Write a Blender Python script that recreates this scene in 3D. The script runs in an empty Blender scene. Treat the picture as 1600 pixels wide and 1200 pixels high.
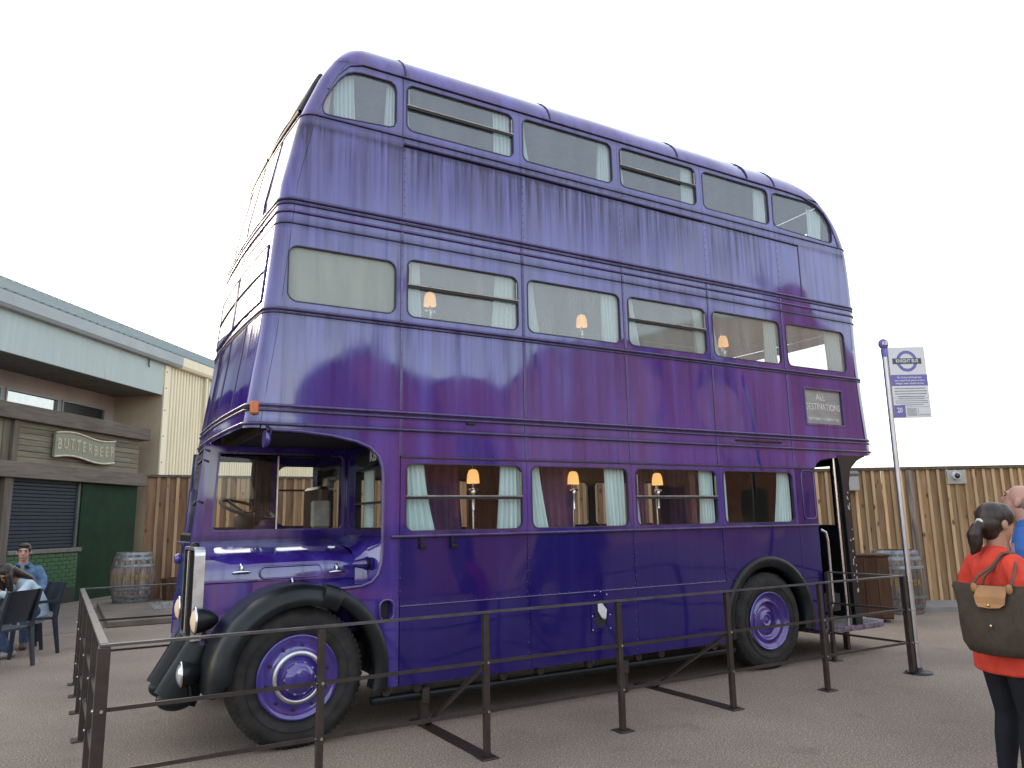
import bpy, bmesh, math, random
from math import sin, cos, pi, radians, sqrt, atan2
from mathutils import Vector, Matrix
from mathutils.geometry import tessellate_polygon
random.seed(7)
C = bpy.context.scene.collection
scn = bpy.context.scene

# ------------------------------------------------------------------ camera, sky, sun, exposure
CAM = Vector((0.8194, -5.7737, 1.5806))
YAW, PITCH, ROLL = radians(30.6956), radians(10.2881), radians(-1.0867)
_f = Vector((sin(YAW)*cos(PITCH), cos(YAW)*cos(PITCH), sin(PITCH)))
_r = Vector((cos(YAW), -sin(YAW), 0)); _u = _r.cross(_f)
_r2 = cos(ROLL)*_r + sin(ROLL)*_u; _u2 = -sin(ROLL)*_r + cos(ROLL)*_u
cd = bpy.data.cameras.new('camera'); cam = bpy.data.objects.new('camera', cd); C.objects.link(cam)
M = Matrix((_r2, _u2, -_f)).transposed().to_4x4(); M.translation = CAM
cam.matrix_world = M
cd.sensor_width = 36; cd.lens = 36*1180.145/1600; cd.clip_end = 2000; cd.clip_start = 0.05
scn.camera = cam
SUN_EL, SUN_AZ = radians(16), radians(-18)          # azimuth measured from +y towards +x
w = bpy.data.worlds.new('World'); scn.world = w; w.use_nodes = True
nt = w.node_tree; nt.nodes.clear()
out = nt.nodes.new('ShaderNodeOutputWorld')
bg = nt.nodes.new('ShaderNodeBackground'); sky = nt.nodes.new('ShaderNodeTexSky')
sky.sky_type = 'NISHITA'; sky.sun_disc = False; sky.sun_elevation = SUN_EL; sky.sun_rotation = SUN_AZ
sky.air_density = 1.0; sky.dust_density = 2.5; sky.ozone_density = 1.0
bg.inputs['Strength'].default_value = 0.15
veil = nt.nodes.new('ShaderNodeBackground'); veil.inputs['Color'].default_value = (1.0, 0.95, 0.87, 1)
veil.inputs['Strength'].default_value = 0.42        # thin, even cloud
add = nt.nodes.new('ShaderNodeAddShader')
nt.links.new(sky.outputs[0], bg.inputs[0]); nt.links.new(bg.outputs[0], add.inputs[0])
nt.links.new(veil.outputs[0], add.inputs[1]); nt.links.new(add.outputs[0], out.inputs[0])
sd = bpy.data.lights.new('sun', 'SUN'); sd.energy = 1.4; sd.angle = radians(14); sd.color = (1.0, 0.86, 0.68)
sun = bpy.data.objects.new('sun', sd); C.objects.link(sun)
sdir = Vector((sin(SUN_AZ)*cos(SUN_EL), cos(SUN_AZ)*cos(SUN_EL), sin(SUN_EL)))
sun.rotation_euler = sdir.to_track_quat('Z', 'Y').to_euler(); sun.location = (20, 30, 30)
vs = scn.view_settings; vs.view_transform = 'Standard'; vs.look = 'None'; vs.gamma = 1; vs.use_curve_mapping = False
vs.exposure = 1.3
scn.cycles.transparent_max_bounces = 24
scn.cycles.max_bounces = 8

# ------------------------------------------------------------------ materials
def lin(r, g, b):
    f = lambda c: (c/255/12.92) if c <= 10 else ((c/255+.055)/1.055)**2.4
    return (f(r), f(g), f(b))
class NT:
    def __init__(s, name):
        s.m = bpy.data.materials.new(name); s.m.use_nodes = True; s.t = s.m.node_tree
        s.b = s.t.nodes.get('Principled BSDF'); s.o = s.t.nodes.get('Material Output')
        s.co = s.n('ShaderNodeTexCoord')
    def n(s, t, **k):
        x = s.t.nodes.new(t)
        for a, v in k.items(): setattr(x, a, v)
        return x
    def l(s, a, b): s.t.links.new(a, b)
    def noise(s, scale=5, detail=4, stretch=(1, 1, 1), rough=.55):
        mp = s.n('ShaderNodeMapping'); mp.inputs['Scale'].default_value = stretch
        s.l(s.co.outputs['Object'], mp.inputs[0]); x = s.n('ShaderNodeTexNoise')
        x.inputs['Scale'].default_value = scale; x.inputs['Detail'].default_value = detail
        x.inputs['Roughness'].default_value = rough; s.l(mp.outputs[0], x.inputs['Vector']); return x.outputs['Fac']
    def ramp(s, src, stops):
        r = s.n('ShaderNodeValToRGB'); e = r.color_ramp.elements
        while len(e) > 1: e.remove(e[-1])
        e[0].position = stops[0][0]; e[0].color = (*stops[0][1], 1)
        for p, c in stops[1:]:
            k = e.new(p); k.color = (*c, 1)
        s.l(src, r.inputs[0]); return r.outputs[0]
    def mix(s, fac, a, b, mode='MIX'):
        x = s.n('ShaderNodeMix', data_type='RGBA', blend_type=mode)
        for i, v in ((0, fac), (6, a), (7, b)):
            if hasattr(v, 'is_linked'): s.l(v, x.inputs[i])
            else: x.inputs[i].default_value = v if i == 0 else (*v, 1)
        return x.outputs[2]
    def bump(s, src, strength=.3, dist=.01, prev=None):
        x = s.n('ShaderNodeBump'); x.inputs['Strength'].default_value = strength; x.inputs['Distance'].default_value = dist
        s.l(src, x.inputs['Height'])
        if prev: s.l(prev, x.inputs['Normal'])
        return x.outputs[0]
    def set(s, col=None, rough=None, metal=None, normal=None, spec=None):
        for k, v in (('Base Color', col), ('Roughness', rough), ('Metallic', metal), ('Normal', normal), ('Specular IOR Level', spec)):
            if v is None: continue
            i = s.b.inputs[k]
            if hasattr(v, 'is_linked'): s.l(v, i)
            elif k == 'Base Color': i.default_value = (*v, 1)
            else: i.default_value = v
        return s.m
def simple(name, col, rough=.5, metal=0, var=.25, scale=8, bump=.15, bdist=.003, spec=.5, stretch=(1, 1, 1)):
    t = NT(name); f = t.noise(scale, 5, stretch)
    lo = tuple(c*(1-var) for c in col); hi = tuple(min(1, c*(1+var)) for c in col)
    c = t.ramp(f, [(.3, lo), (.7, hi)])
    nb = t.bump(t.noise(scale*6, 3, stretch), bump, bdist) if bump else None
    return t.set(c, rough, metal, nb, spec)
def paint(name, col, chalk, rough0=.1, rough1=.4, wave=.5, chalkmax=.5, dirt=1.0, spec=1.0):
    """weathered gloss paint: vertical rain streaks, oil-canned sheet metal"""
    t = NT(name)
    st = t.noise(1.0, 5, (5.5, 5.5, .35)); st2 = t.noise(1.0, 4, (17, 17, .8)); bl = t.noise(.9, 3)
    c1 = t.mix(t.ramp(st, [(.40, (0, 0, 0)), (.68, (chalkmax,)*3)]), col, chalk)
    c2 = t.mix(t.ramp(st2, [(.54, (0, 0, 0)), (.76, (.42*dirt,)*3)]), c1, tuple(c*.30+.008 for c in col))
    st3 = t.noise(1.0, 5, (16, 16, .42), .68)
    # grime that collects on ledges and washes down below them
    sx_ = t.n('ShaderNodeSeparateXYZ'); t.l(t.co.outputs['Object'], sx_.inputs[0]); z_ = sx_.outputs['Z']
    def mth(op, a, b=None):
        x = t.n('ShaderNodeMath', operation=op)
        for k_, v_ in enumerate((a, b)):
            if v_ is None: continue
            if hasattr(v_, 'is_linked'): t.l(v_, x.inputs[k_])
            else: x.inputs[k_].default_value = v_
        return x.outputs[0]
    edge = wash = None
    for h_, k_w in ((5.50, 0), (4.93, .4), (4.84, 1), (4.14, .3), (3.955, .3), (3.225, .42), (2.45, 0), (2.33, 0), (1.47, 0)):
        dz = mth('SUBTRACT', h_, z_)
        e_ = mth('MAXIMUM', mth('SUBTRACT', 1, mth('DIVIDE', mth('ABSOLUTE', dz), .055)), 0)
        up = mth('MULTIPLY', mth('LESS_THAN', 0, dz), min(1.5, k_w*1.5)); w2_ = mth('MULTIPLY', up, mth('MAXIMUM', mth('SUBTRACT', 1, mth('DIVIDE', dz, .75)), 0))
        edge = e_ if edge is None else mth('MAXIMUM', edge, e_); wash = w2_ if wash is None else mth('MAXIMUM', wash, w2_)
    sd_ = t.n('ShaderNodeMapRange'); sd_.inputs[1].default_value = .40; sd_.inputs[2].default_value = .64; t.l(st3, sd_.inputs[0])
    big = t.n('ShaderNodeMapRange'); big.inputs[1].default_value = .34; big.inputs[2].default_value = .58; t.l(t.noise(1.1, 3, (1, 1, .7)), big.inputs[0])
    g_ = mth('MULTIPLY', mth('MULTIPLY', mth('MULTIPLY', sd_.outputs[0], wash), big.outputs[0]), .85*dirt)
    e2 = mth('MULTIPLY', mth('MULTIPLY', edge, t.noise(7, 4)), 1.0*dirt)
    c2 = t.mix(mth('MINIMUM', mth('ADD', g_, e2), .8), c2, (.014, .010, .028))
    c2 = t.mix(t.ramp(t.noise(2.6, 5), [(.60, (0, 0, 0)), (.80, (.35*dirt,)*3)]), c2, (.05, .04, .075))
    ms_ = t.n('ShaderNodeMapRange'); ms_.inputs[1].default_value = .50; ms_.inputs[2].default_value = .68; t.l(st2, ms_.inputs[0]); sepst = ms_.outputs[0]
    c3 = t.mix(t.ramp(t.noise(60, 2), [(.70, (0, 0, 0)), (.78, (.5*dirt,)*3)]), c2, (.02, .017, .03))
    rr = t.ramp(st, [(.35, (rough0,)*3), (.75, (rough1,)*3)])
    n1 = t.bump(t.noise(.8, .6, (1, 1, .8)), wave, .17)
    n2 = t.bump(t.noise(3.5, 1), wave*.10, .016, n1)
    gg = mth('MINIMUM', mth('ADD', mth('MULTIPLY', g_, 1.1), mth('ADD', e2, mth('MULTIPLY', sepst, .35*dirt))), 1.0)
    sp_ = mth('MULTIPLY', mth('SUBTRACT', 1, mth('MULTIPLY', gg, .62)), spec)
    r2 = mth('ADD', rr, mth('MULTIPLY', gg, .16))
    return t.set(c3, r2, 0, n2, sp_)
def glass(name, dust, dustcol=(.5, .52, .5), refl=.1, rough=.02):
    t = NT(name); t.t.nodes.remove(t.b)
    tr = t.n('ShaderNodeBsdfTransparent'); tr.inputs[0].default_value = (.93, .95, .94, 1)
    gl = t.n('ShaderNodeBsdfGlossy'); gl.inputs['Roughness'].default_value = rough
    t.l(t.bump(t.noise(1.2, 1), .12, .03), gl.inputs['Normal'])
    df = t.n('ShaderNodeBsdfDiffuse'); df.inputs[0].default_value = (*dustcol, 1)
    lw = t.n('ShaderNodeLayerWeight'); pw = t.n('ShaderNodeMath', operation='POWER'); pw.inputs[1].default_value = 5
    t.l(lw.outputs['Facing'], pw.inputs[0])
    mr = t.n('ShaderNodeMapRange'); mr.inputs[1].default_value = 0; mr.inputs[2].default_value = 1
    mr.inputs[3].default_value = refl; mr.inputs[4].default_value = 1
    t.l(pw.outputs[0], mr.inputs[0])
    m1 = t.n('ShaderNodeMixShader'); t.l(mr.outputs[0], m1.inputs[0]); t.l(tr.outputs[0], m1.inputs[1]); t.l(gl.outputs[0], m1.inputs[2])
    m2 = t.n('ShaderNodeMixShader'); d = t.ramp(t.noise(1.0, 5, (7, 7, 1.2)), [(.3, (dust*.75,)*3), (.75, (min(1, dust*1.3),)*3)])
    t.l(d, m2.inputs[0]); t.l(m1.outputs[0], m2.inputs[1]); t.l(df.outputs[0], m2.inputs[2])
    t.l(m2.outputs[0], t.o.inputs[0]); return t.m
def emit(name, col, strength, base=(.8, .6, .4)):
    t = NT(name); t.set(base, .6)
    t.b.inputs['Emission Color'].default_value = (*col, 1); t.b.inputs['Emission Strength'].default_value = strength
    return t.m
MAT = {}
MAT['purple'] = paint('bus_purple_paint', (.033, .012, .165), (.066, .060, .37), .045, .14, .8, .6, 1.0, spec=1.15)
MAT['purple_low'] = paint('bus_purple_dark_reflection', (.015, .008, .098), (.022, .016, .13), .05, .14, .7, .5, .6, spec=.55)  # same purple, the lower deck's darker reflections put into its colour
MAT['purple_trim'] = paint('bus_trim_paint', (.045, .022, .15), (.07, .06, .2), .2, .4, .2, .5)
MAT['platform'] = simple('worn_platform_paint', (.13, .095, .13), .7, var=.75, scale=16, bump=.3)
MAT['seam'] = simple('bus_seam_grime', (.028, .02, .06), .6, bump=.1)
MAT['black'] = simple('black_coach_paint', (.008, .011, .013), .36, var=.5, scale=6, bump=.1, spec=.32)
MAT['rubber'] = simple('black_window_rubber', (.012, .012, .016), .6, bump=0)
MAT['tyre'] = simple('tyre_rubber', (.026, .025, .024), .8, var=.45, scale=9, bump=.25, spec=.3)
MAT['chrome'] = simple('dull_chrome', (.62, .62, .64), .22, 1, var=.15, scale=10, bump=.05)
MAT['bar'] = simple('tarnished_window_bar', (.30, .29, .25), .45, .7, var=.3, scale=9, bump=.05)
MAT['alu'] = simple('polished_aluminium', (.55, .56, .58), .33, 1, var=.2, scale=12, bump=.05)
MAT['glass_clear'] = glass('clear_window_glass', .008, (.4, .42, .4), .04)
MAT['glass_mid'] = glass('dusty_window_glass', .33, (.50, .53, .49), .12, .05)
MAT['glass_top'] = glass('hazy_window_glass', .22, (.38, .44, .48), .12, .04)
MAT['glass_frost'] = glass('frosted_window_glass', .93, (.34, .375, .34), .10, .12)
MAT['glass_front'] = glass('front_window_glass', .35, (.25, .26, .3), .14, .03)
MAT['cream'] = simple('cream_interior_paint', (.32, .3, .25), .6, bump=0)
MAT['wood_dark'] = simple('dark_interior_wood', (.065, .032, .018), .45, var=.5, scale=3, stretch=(8, 8, .6), bump=.05)
MAT['dark'] = simple('dark_underside', (.012, .011, .012), .7, bump=.1)
MAT['curtain'] = simple('pale_teal_curtain', (.55, .68, .68), .85, var=.12, scale=3, stretch=(6, 6, .5), bump=.1)
MAT['drape'] = simple('purple_drape', (.12, .045, .13), .85, var=.25, scale=4, bump=.1)
MAT['shade'] = emit('lit_lamp_shade', (1.0, .52, .17), .42, (.5, .3, .14))
MAT['lens'] = emit('lit_headlamp_lens', (1.0, .6, .25), .16, (.35, .32, .3))
MAT['lens_off'] = simple('lamp_lens', (.6, .62, .66), .12, .6, bump=.05)
MAT['orange'] = simple('orange_indicator', (.45, .12, .03), .25, bump=0)
MAT['blind'] = simple('faded_destination_blind', (.30, .305, .31), .5, var=.2, scale=5, stretch=(1, 1, 4), bump=0)
MAT['blind_text'] = simple('faded_blind_lettering', (.74, .75, .74), .6, bump=0)
MAT['hair_tassel'] = simple('dark_fringe', (.010, .006, .005), .8, bump=.2)
# surroundings
def ground_mat():
    t = NT('resin_bound_gravel')
    f1 = t.noise(80, 3, rough=.75); f2 = t.noise(.5, 5); f3 = t.noise(2.2, 4)
    c = t.ramp(f1, [(.32, (.080, .061, .046)), (.46, (.175, .138, .106)), (.56, (.255, .205, .160)), (.68, (.48, .41, .34))])
    v = t.n('ShaderNodeTexVoronoi'); v.inputs['Scale'].default_value = 190; t.l(t.co.outputs['Object'], v.inputs['Vector'])
    sp = t.n('ShaderNodeSeparateColor'); t.l(v.outputs['Color'], sp.inputs[0])
    c = t.mix(t.ramp(sp.outputs[0], [(.965, (0, 0, 0)), (.985, (.8, .8, .8))]), c, (.48, .45, .41))
    c = t.mix(.9, c, t.ramp(f2, [(.3, (.76, .76, .77)), (.7, (1.2, 1.19, 1.18))]), 'MULTIPLY')
    c = t.mix(t.ramp(f3, [(.60, (0, 0, 0)), (.74, (.38, .38, .38))]), c, (.085, .072, .062))
    return t.set(c, .85, 0, t.bump(f1, .6, .006), .3)
MAT['ground'] = ground_mat()
MAT['paving'] = simple('smooth_grey_paving', (.16, .135, .115), .75, var=.25, scale=1.5, bump=.1)
MAT['slab'] = simple('weathered_slab', (.14, .115, .095), .8, var=.35, scale=1.6, bump=.15)
MAT['kerb'] = simple('pale_concrete', (.22, .215, .21), .8, var=.15, scale=3, bump=.1)
def wood(name, a, b, knots=True, rough=.75, sx=9, along='z'):
    t = NT(name); inf = t.n('ShaderNodeObjectInfo')
    mp = t.n('ShaderNodeMapping'); mp.inputs['Scale'].default_value = (sx, sx, .9) if along == 'z' else (.9, sx, sx)
    t.l(t.co.outputs['Object'], mp.inputs[0])
    off = t.n('ShaderNodeVectorMath', operation='ADD'); cm = t.n('ShaderNodeCombineXYZ')
    mu = t.n('ShaderNodeMath', operation='MULTIPLY'); mu.inputs[1].default_value = 60; t.l(inf.outputs['Random'], mu.inputs[0])
    for i in range(3): t.l(mu.outputs[0], cm.inputs[i])
    t.l(mp.outputs[0], off.inputs[0]); t.l(cm.outputs[0], off.inputs[1])
    x = t.n('ShaderNodeTexNoise'); x.inputs['Scale'].default_value = 1.6; x.inputs['Detail'].default_value = 6
    x.inputs['Distortion'].default_value = .6; t.l(off.outputs[0], x.inputs['Vector'])
    c = t.ramp(x.outputs['Fac'], [(.3, a), (.7, b)])
    tone = t.ramp(inf.outputs['Random'], [(0, (.72, .70, .68)), (.5, (1, 1, 1)), (1, (1.25, 1.2, 1.12))])
    c = t.mix(1.0, c, tone, 'MULTIPLY')
    if knots:
        v = t.n('ShaderNodeTexVoronoi'); v.inputs['Scale'].default_value = 1.0; v.inputs['Randomness'].default_value = 1
        mp2 = t.n('ShaderNodeMapping'); mp2.inputs['Scale'].default_value = (5.5, 5.5, 3.0); t.l(t.co.outputs['Object'], mp2.inputs[0])
        of2 = t.n('ShaderNodeVectorMath', operation='ADD'); t.l(mp2.outputs[0], of2.inputs[0]); t.l(cm.outputs[0], of2.inputs[1])
        t.l(of2.outputs[0], v.inputs['Vector'])
        c = t.mix(t.ramp(v.outputs['Distance'], [(.0, (.9, .9, .9)), (.10, (.8, .8, .8)), (.2, (0, 0, 0))]), c, (.035, .015, .008))
    return t.set(c, rough, 0, t.bump(x.outputs['Fac'], .3, .004), .3)
MAT['board'] = wood('fence_board_wood', (.215, .125, .064), (.37, .24, .13))
MAT['batten'] = wood('fence_batten_wood', (.40, .275, .15), (.58, .43, .255))
MAT['board_dark'] = wood('fence_board_dark_wood', (.16, .088, .045), (.29, .175, .095))  # darker copies of the board and batten woods for the left fence
MAT['batten_dark'] = wood('fence_batten_dark_wood', (.27, .175, .10), (.42, .29, .17))
MAT['grey_wood'] = wood('grey_kiosk_wood', (.115, .10, .07), (.20, .178, .13), False, along='x')
MAT['grey_wood_v'] = wood('grey_kiosk_upright_wood', (.115, .10, .07), (.20, .178, .13), False)
MAT['beam_h'] = wood('grey_lintel_wood', (.095, .078, .06), (.175, .148, .118), False, along='x')
MAT['beam_wood'] = wood('grey_beam_wood', (.075, .060, .047), (.14, .115, .092), False)
MAT['stave'] = wood('barrel_stave_wood', (.06, .045, .036), (.27, .225, .195), False, sx=14)
MAT['hoop'] = simple('galvanised_hoop', (.20, .225, .24), .5, .6, var=.35, scale=10, bump=.1)
MAT['crate_wood'] = wood('brown_cabinet_wood', (.05, .025, .013), (.10, .052, .028), False)
MAT['rail'] = simple('brown_black_railing_paint', (.034, .025, .022), .33, var=.3, scale=12, bump=.08)
MAT['railtop'] = simple('sky_lit_rail_edge', (.075, .068, .07), .4, .3, var=.4, scale=9, bump=.05)  # paler rail paint: sky gleam on the top rails put into the colour
MAT['fascia'] = simple('grey_green_fascia', (.36, .42, .40), .5, var=.07, scale=1.2, bump=.03, stretch=(5, 5, .5))
MAT['roofm'] = simple('grey_roof_sheet', (.17, .22, .225), .45, .3, var=.1, scale=3, bump=0)
MAT['gutter'] = simple('pale_gutter', (.30, .33, .34), .45, .2, var=.08, scale=3, bump=0)
MAT['tan'] = simple('tan_render', (.42, .335, .235), .8, var=.1, scale=2, bump=.05)
MAT['recess'] = simple('grey_tan_panel', (.42, .36, .31), .8, var=.1, scale=2, bump=.05)
MAT['cladding'] = simple('cream_cladding', (.74, .66, .47), .5, var=.07, scale=2, stretch=(2, 2, .3), bump=0)
MAT['soffit'] = simple('grey_soffit_plank', (.16, .155, .145), .7, bump=.05)
MAT['shutter'] = simple('navy_roller_shutter', (.014, .022, .034), .5, 0, spec=.25, var=.2, bump=0)
MAT['greendark'] = simple('dark_green_paint', (.005, .026, .010), .6, var=.3, scale=3, bump=.05, spec=.12)
MAT['tile'] = simple('green_glazed_tile', (.010, .085, .030), .18, var=.4, scale=3, bump=.05)
MAT['grout'] = simple('green_grey_grout', (.05, .10, .06), .8, bump=0)
MAT['ledge'] = simple('grey_counter_ledge', (.10, .10, .09), .5, bump=.05)
MAT['signboard'] = simple('green_grey_signboard', (.20, .205, .14), .7, var=.1, bump=.05)
MAT['signrope'] = simple('cream_sign_border', (.48, .43, .33), .6, bump=.05)
MAT['signtext'] = simple('gilt_sign_lettering', (.37, .315, .22), .5, bump=.05)
MAT['yellowtext'] = simple('faded_yellow_stencil', (.30, .20, .03), .7, var=.4, scale=30, bump=0)
MAT['winglass'] = glass('building_window_glass', .1, (.3, .32, .3), .5, .02)
MAT['windark'] = simple('dark_window_interior', (.02, .024, .022), .4, bump=0)
MAT['white_plate'] = simple('off_white_plastic', (.36, .36, .33), .5, var=.05, bump=0)
MAT['dome'] = simple('tinted_dome', (.03, .03, .035), .08, bump=0)
MAT['sign_white'] = simple('white_sign_enamel', (.60, .60, .62), .35, var=.03, bump=0)
MAT['sign_purple'] = simple('purple_sign_print', (.13, .11, .36), .4, var=.03, bump=0)
MAT['sign_black'] = simple('charcoal_sign_print', (.035, .045, .06), .4, bump=0)
MAT['sign_grey'] = simple('grey_sign_print', (.17, .17, .19), .5, bump=0)
MAT['steel'] = simple('brushed_steel_pole', (.5, .5, .53), .35, 1, var=.1, bump=.03)
MAT['chair'] = simple('navy_plastic_chair', (.014, .021, .032), .5, var=.2, bump=.03)
MAT['brick'] = simple('brown_stage_brick', (.19, .085, .055), .8, var=.3, scale=2, bump=.1)
MAT['stage'] = simple('buff_stage_cladding', (.24, .145, .09), .6, var=.15, scale=.6, bump=0)

# ------------------------------------------------------------------ mesh helpers
class MB:
    def __init__(s): s.v = []; s.f = []; s.sm = []
    def add(s, vs, fs, smooth=False):
        o = len(s.v); s.v += [tuple(v) for v in vs]; s.f += [tuple(i+o for i in f) for f in fs]; s.sm += [smooth]*len(fs); return s
    def box(s, x0, y0, z0, x1, y1, z1, bev=0):
        if bev <= 0:
            v = [(x, y, z) for x in (x0, x1) for y in (y0, y1) for z in (z0, z1)]
            return s.add(v, [(0, 1, 3, 2), (4, 6, 7, 5), (0, 4, 5, 1), (2, 3, 7, 6), (0, 2, 6, 4), (1, 5, 7, 3)])
        bm = bmesh.new(); bmesh.ops.create_cube(bm, size=1)
        for q in bm.verts: q.co = Vector(((x0+x1)/2+q.co.x*(x1-x0), (y0+y1)/2+q.co.y*(y1-y0), (z0+z1)/2+q.co.z*(z1-z0)))
        bmesh.ops.bevel(bm, geom=bm.edges[:], offset=bev, segments=1, affect='EDGES')
        return s.frombm(bm)
    def frombm(s, bm, smooth=False):
        bm.verts.index_update()
        s.add([q.co for q in bm.verts], [[q.index for q in f.verts] for f in bm.faces], smooth); bm.free(); return s
    def loft(s, rings, closed=True, cap=True, smooth=True):
        n = len(rings[0]); vs = [p for r in rings for p in r]; fs = []
        for k in range(len(rings)-1):
            for i in range(n if closed else n-1):
                j = (i+1) % n; fs.append((k*n+i, k*n+j, (k+1)*n+j, (k+1)*n+i))
        s.add(vs, fs, smooth)
        if cap and closed:
            s.add(rings[0], [tuple(range(n))[::-1]]); s.add(rings[-1], [tuple(range(n))])
        return s
    def tube(s, pts, r, n=8, cap=True, sq=False, smooth=True):
        pts = [Vector(p) for p in pts]; rs = r if isinstance(r, (list, tuple)) else [r]*len(pts)
        rings = []; prev = None
        for i, p in enumerate(pts):
            t = (pts[min(i+1, len(pts)-1)]-pts[max(i-1, 0)]).normalized()
            if prev is None:
                a = Vector((0, 0, 1)) if abs(t.z) < .9 else Vector((1, 0, 0))
                u = t.cross(a).normalized()
            else: u = (prev - t*prev.dot(t)).normalized()
            prev = u; q = t.cross(u)
            ph = pi/4 if sq else 0; k = sqrt(2) if sq else 1
            m = 4 if sq else n
            rings.append([p+rs[i]*k*(cos(2*pi*j/m+ph)*u+sin(2*pi*j/m+ph)*q) for j in range(m)])
        return s.loft(rings, True, cap, smooth and not sq)
    def lathe(s, prof, n=24, axis='z', org=(0, 0, 0), smooth=True, cap=True):
        rings = []
        for (r, h) in prof:
            ring = []
            for j in range(n):
                a = 2*pi*j/n; c_, s_ = r*cos(a), r*sin(a)
                p = {'z': (c_, s_, h), 'y': (c_, h, s_), 'x': (h, c_, s_)}[axis]
                ring.append((p[0]+org[0], p[1]+org[1], p[2]+org[2]))
            rings.append(ring)
        return s.loft(rings, True, cap, smooth)
    def ball(s, c, r, n=12, m=8):
        rx, ry, rz = (r, r, r) if not isinstance(r, (tuple, list)) else r
        rings = [[(c[0]+rx*max(sin(pi*k/m), .02)*cos(2*pi*j/n), c[1]+ry*max(sin(pi*k/m), .02)*sin(2*pi*j/n), c[2]+rz*cos(pi*k/m)) for j in range(n)] for k in range(m+1)]
        return s.loft(rings[::-1])
    def plate(s, outer, holes, y0, y1, rim=True):
        """polygon in x-z with holes, front at y0, back at y1"""
        polys = [outer]+list(holes); flat = [p for q in polys for p in q]
        tri = tessellate_polygon([[Vector((p[0], p[1], 0)) for p in q] for q in polys])
        n = len(flat)
        s.add([(p[0], y0, p[1]) for p in flat]+[(p[0], y1, p[1]) for p in flat],
              [t for t in tri]+[tuple(i+n for i in t[::-1]) for t in tri])
        if rim:
            for q in polys:
                m = len(q)
                s.add([(p[0], y0, p[1]) for p in q]+[(p[0], y1, p[1]) for p in q], [(i, (i+1) % m, (i+1) % m+m, i+m) for i in range(m)])
        return s
    def build(s, name, mat, parent=None, local=False, fixn=True):
        me = bpy.data.meshes.new(name); me.from_pydata(s.v, [], s.f)
        if fixn:
            bm = bmesh.new(); bm.from_mesh(me); bmesh.ops.recalc_face_normals(bm, faces=bm.faces[:]); bm.to_mesh(me); bm.free()
        me.polygons.foreach_set('use_smooth', s.sm); me.materials.append(MAT[mat] if isinstance(mat, str) else mat)
        o = bpy.data.objects.new(name, me); C.objects.link(o)
        if parent is not None:
            o.parent = parent
            if not local and parent.name in WM: o.matrix_parent_inverse = WM[parent.name].inverted()
        return o
WM = {}
def root_of(o):
    while o.parent is not None: o = o.parent
    return o.name
def thing(name, label, cat, loc=(0, 0, 0), rz=0, group=None):
    o = bpy.data.objects.new(name, None); C.objects.link(o); o.empty_display_size = .2
    o.location = loc; o.rotation_euler = (0, 0, rz); o['label'] = label; o['category'] = cat
    if group: o['group'] = group
    WM[o.name] = Matrix.Translation(loc) @ Matrix.Rotation(rz, 4, 'Z'); return o
def struct(o, kind='structure'): o['kind'] = kind; return o
def dup(root, loc, rz=0, label=None, group=None):
    r = root.copy(); C.objects.link(r); r.location = loc; r.rotation_euler = (0, 0, rz)
    if label: r['label'] = label
    if group: r['group'] = group
    WM[r.name] = Matrix.Translation(loc) @ Matrix.Rotation(rz, 4, 'Z')
    for ch in list(root.children):
        c_ = ch.copy(); C.objects.link(c_); c_.parent = r
        for g in ch.children:
            d_ = g.copy(); C.objects.link(d_); d_.parent = c_
    return r
def share(o, name, parent, loc=(0, 0, 0), rot=(0, 0, 0), scale=(1, 1, 1)):
    """a copy of one piece, sharing its mesh, in its thing's own frame"""
    c_ = o.copy(); C.objects.link(c_); c_.parent = parent; c_.matrix_parent_inverse = Matrix()
    c_.location = loc; c_.rotation_euler = rot; c_.scale = scale; return c_
def rr(x0, z0, x1, z1, r, n=5):
    p = []
    for cx, cz, a in ((x1-r, z1-r, 0), (x0+r, z1-r, pi/2), (x0+r, z0+r, pi), (x1-r, z0+r, 1.5*pi)):
        for k in range(n+1): p.append((cx+r*cos(a+k*pi/2/n), cz+r*sin(a+k*pi/2/n)))
    return p
def shrink(poly, d):
    n = len(poly); res = []; ar = sum(poly[i][0]*poly[(i+1) % n][1]-poly[(i+1) % n][0]*poly[i][1] for i in range(n))
    sg = 1 if ar > 0 else -1
    for i in range(n):
        a, b = Vector(poly[i-1]), Vector(poly[(i+1) % n]); t = (b-a).normalized(); nn = Vector((-t.y, t.x))*sg
        res.append((poly[i][0]+nn.x*d, poly[i][1]+nn.y*d))
    return res
def arc(cx, cz, r, a0, a1, n=16):
    return [(cx+r*cos(radians(a0+(a1-a0)*k/n)), cz+r*sin(radians(a0+(a1-a0)*k/n))) for k in range(n+1)]
def text(name, s, size, mat, parent, mtx, extrude=.001, align='CENTER', sx=1.0, bold=0):
    cu = bpy.data.curves.new(name, 'FONT'); cu.body = s; cu.size = size; cu.extrude = extrude; cu.align_x = align; cu.align_y = 'CENTER'
    cu.offset = bold; cu.resolution_u = 2
    o = bpy.data.objects.new(name+'_tmp', cu); C.objects.link(o)
    me = bpy.data.meshes.new_from_object(o.evaluated_get(bpy.context.evaluated_depsgraph_get()))
    bpy.data.objects.remove(o); bpy.data.curves.remove(cu)
    me.transform(mtx @ Matrix.Diagonal((sx, 1, 1, 1))); me.materials.clear(); me.materials.append(MAT[mat])
    ob = bpy.data.objects.new(name, me); C.objects.link(ob); ob.parent = parent; return ob
XZ = Matrix(((1, 0, 0, 0), (0, 0, -1, 0), (0, 1, 0, 0), (0, 0, 0, 1)))   # text plane -> x-z facing -y
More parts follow.
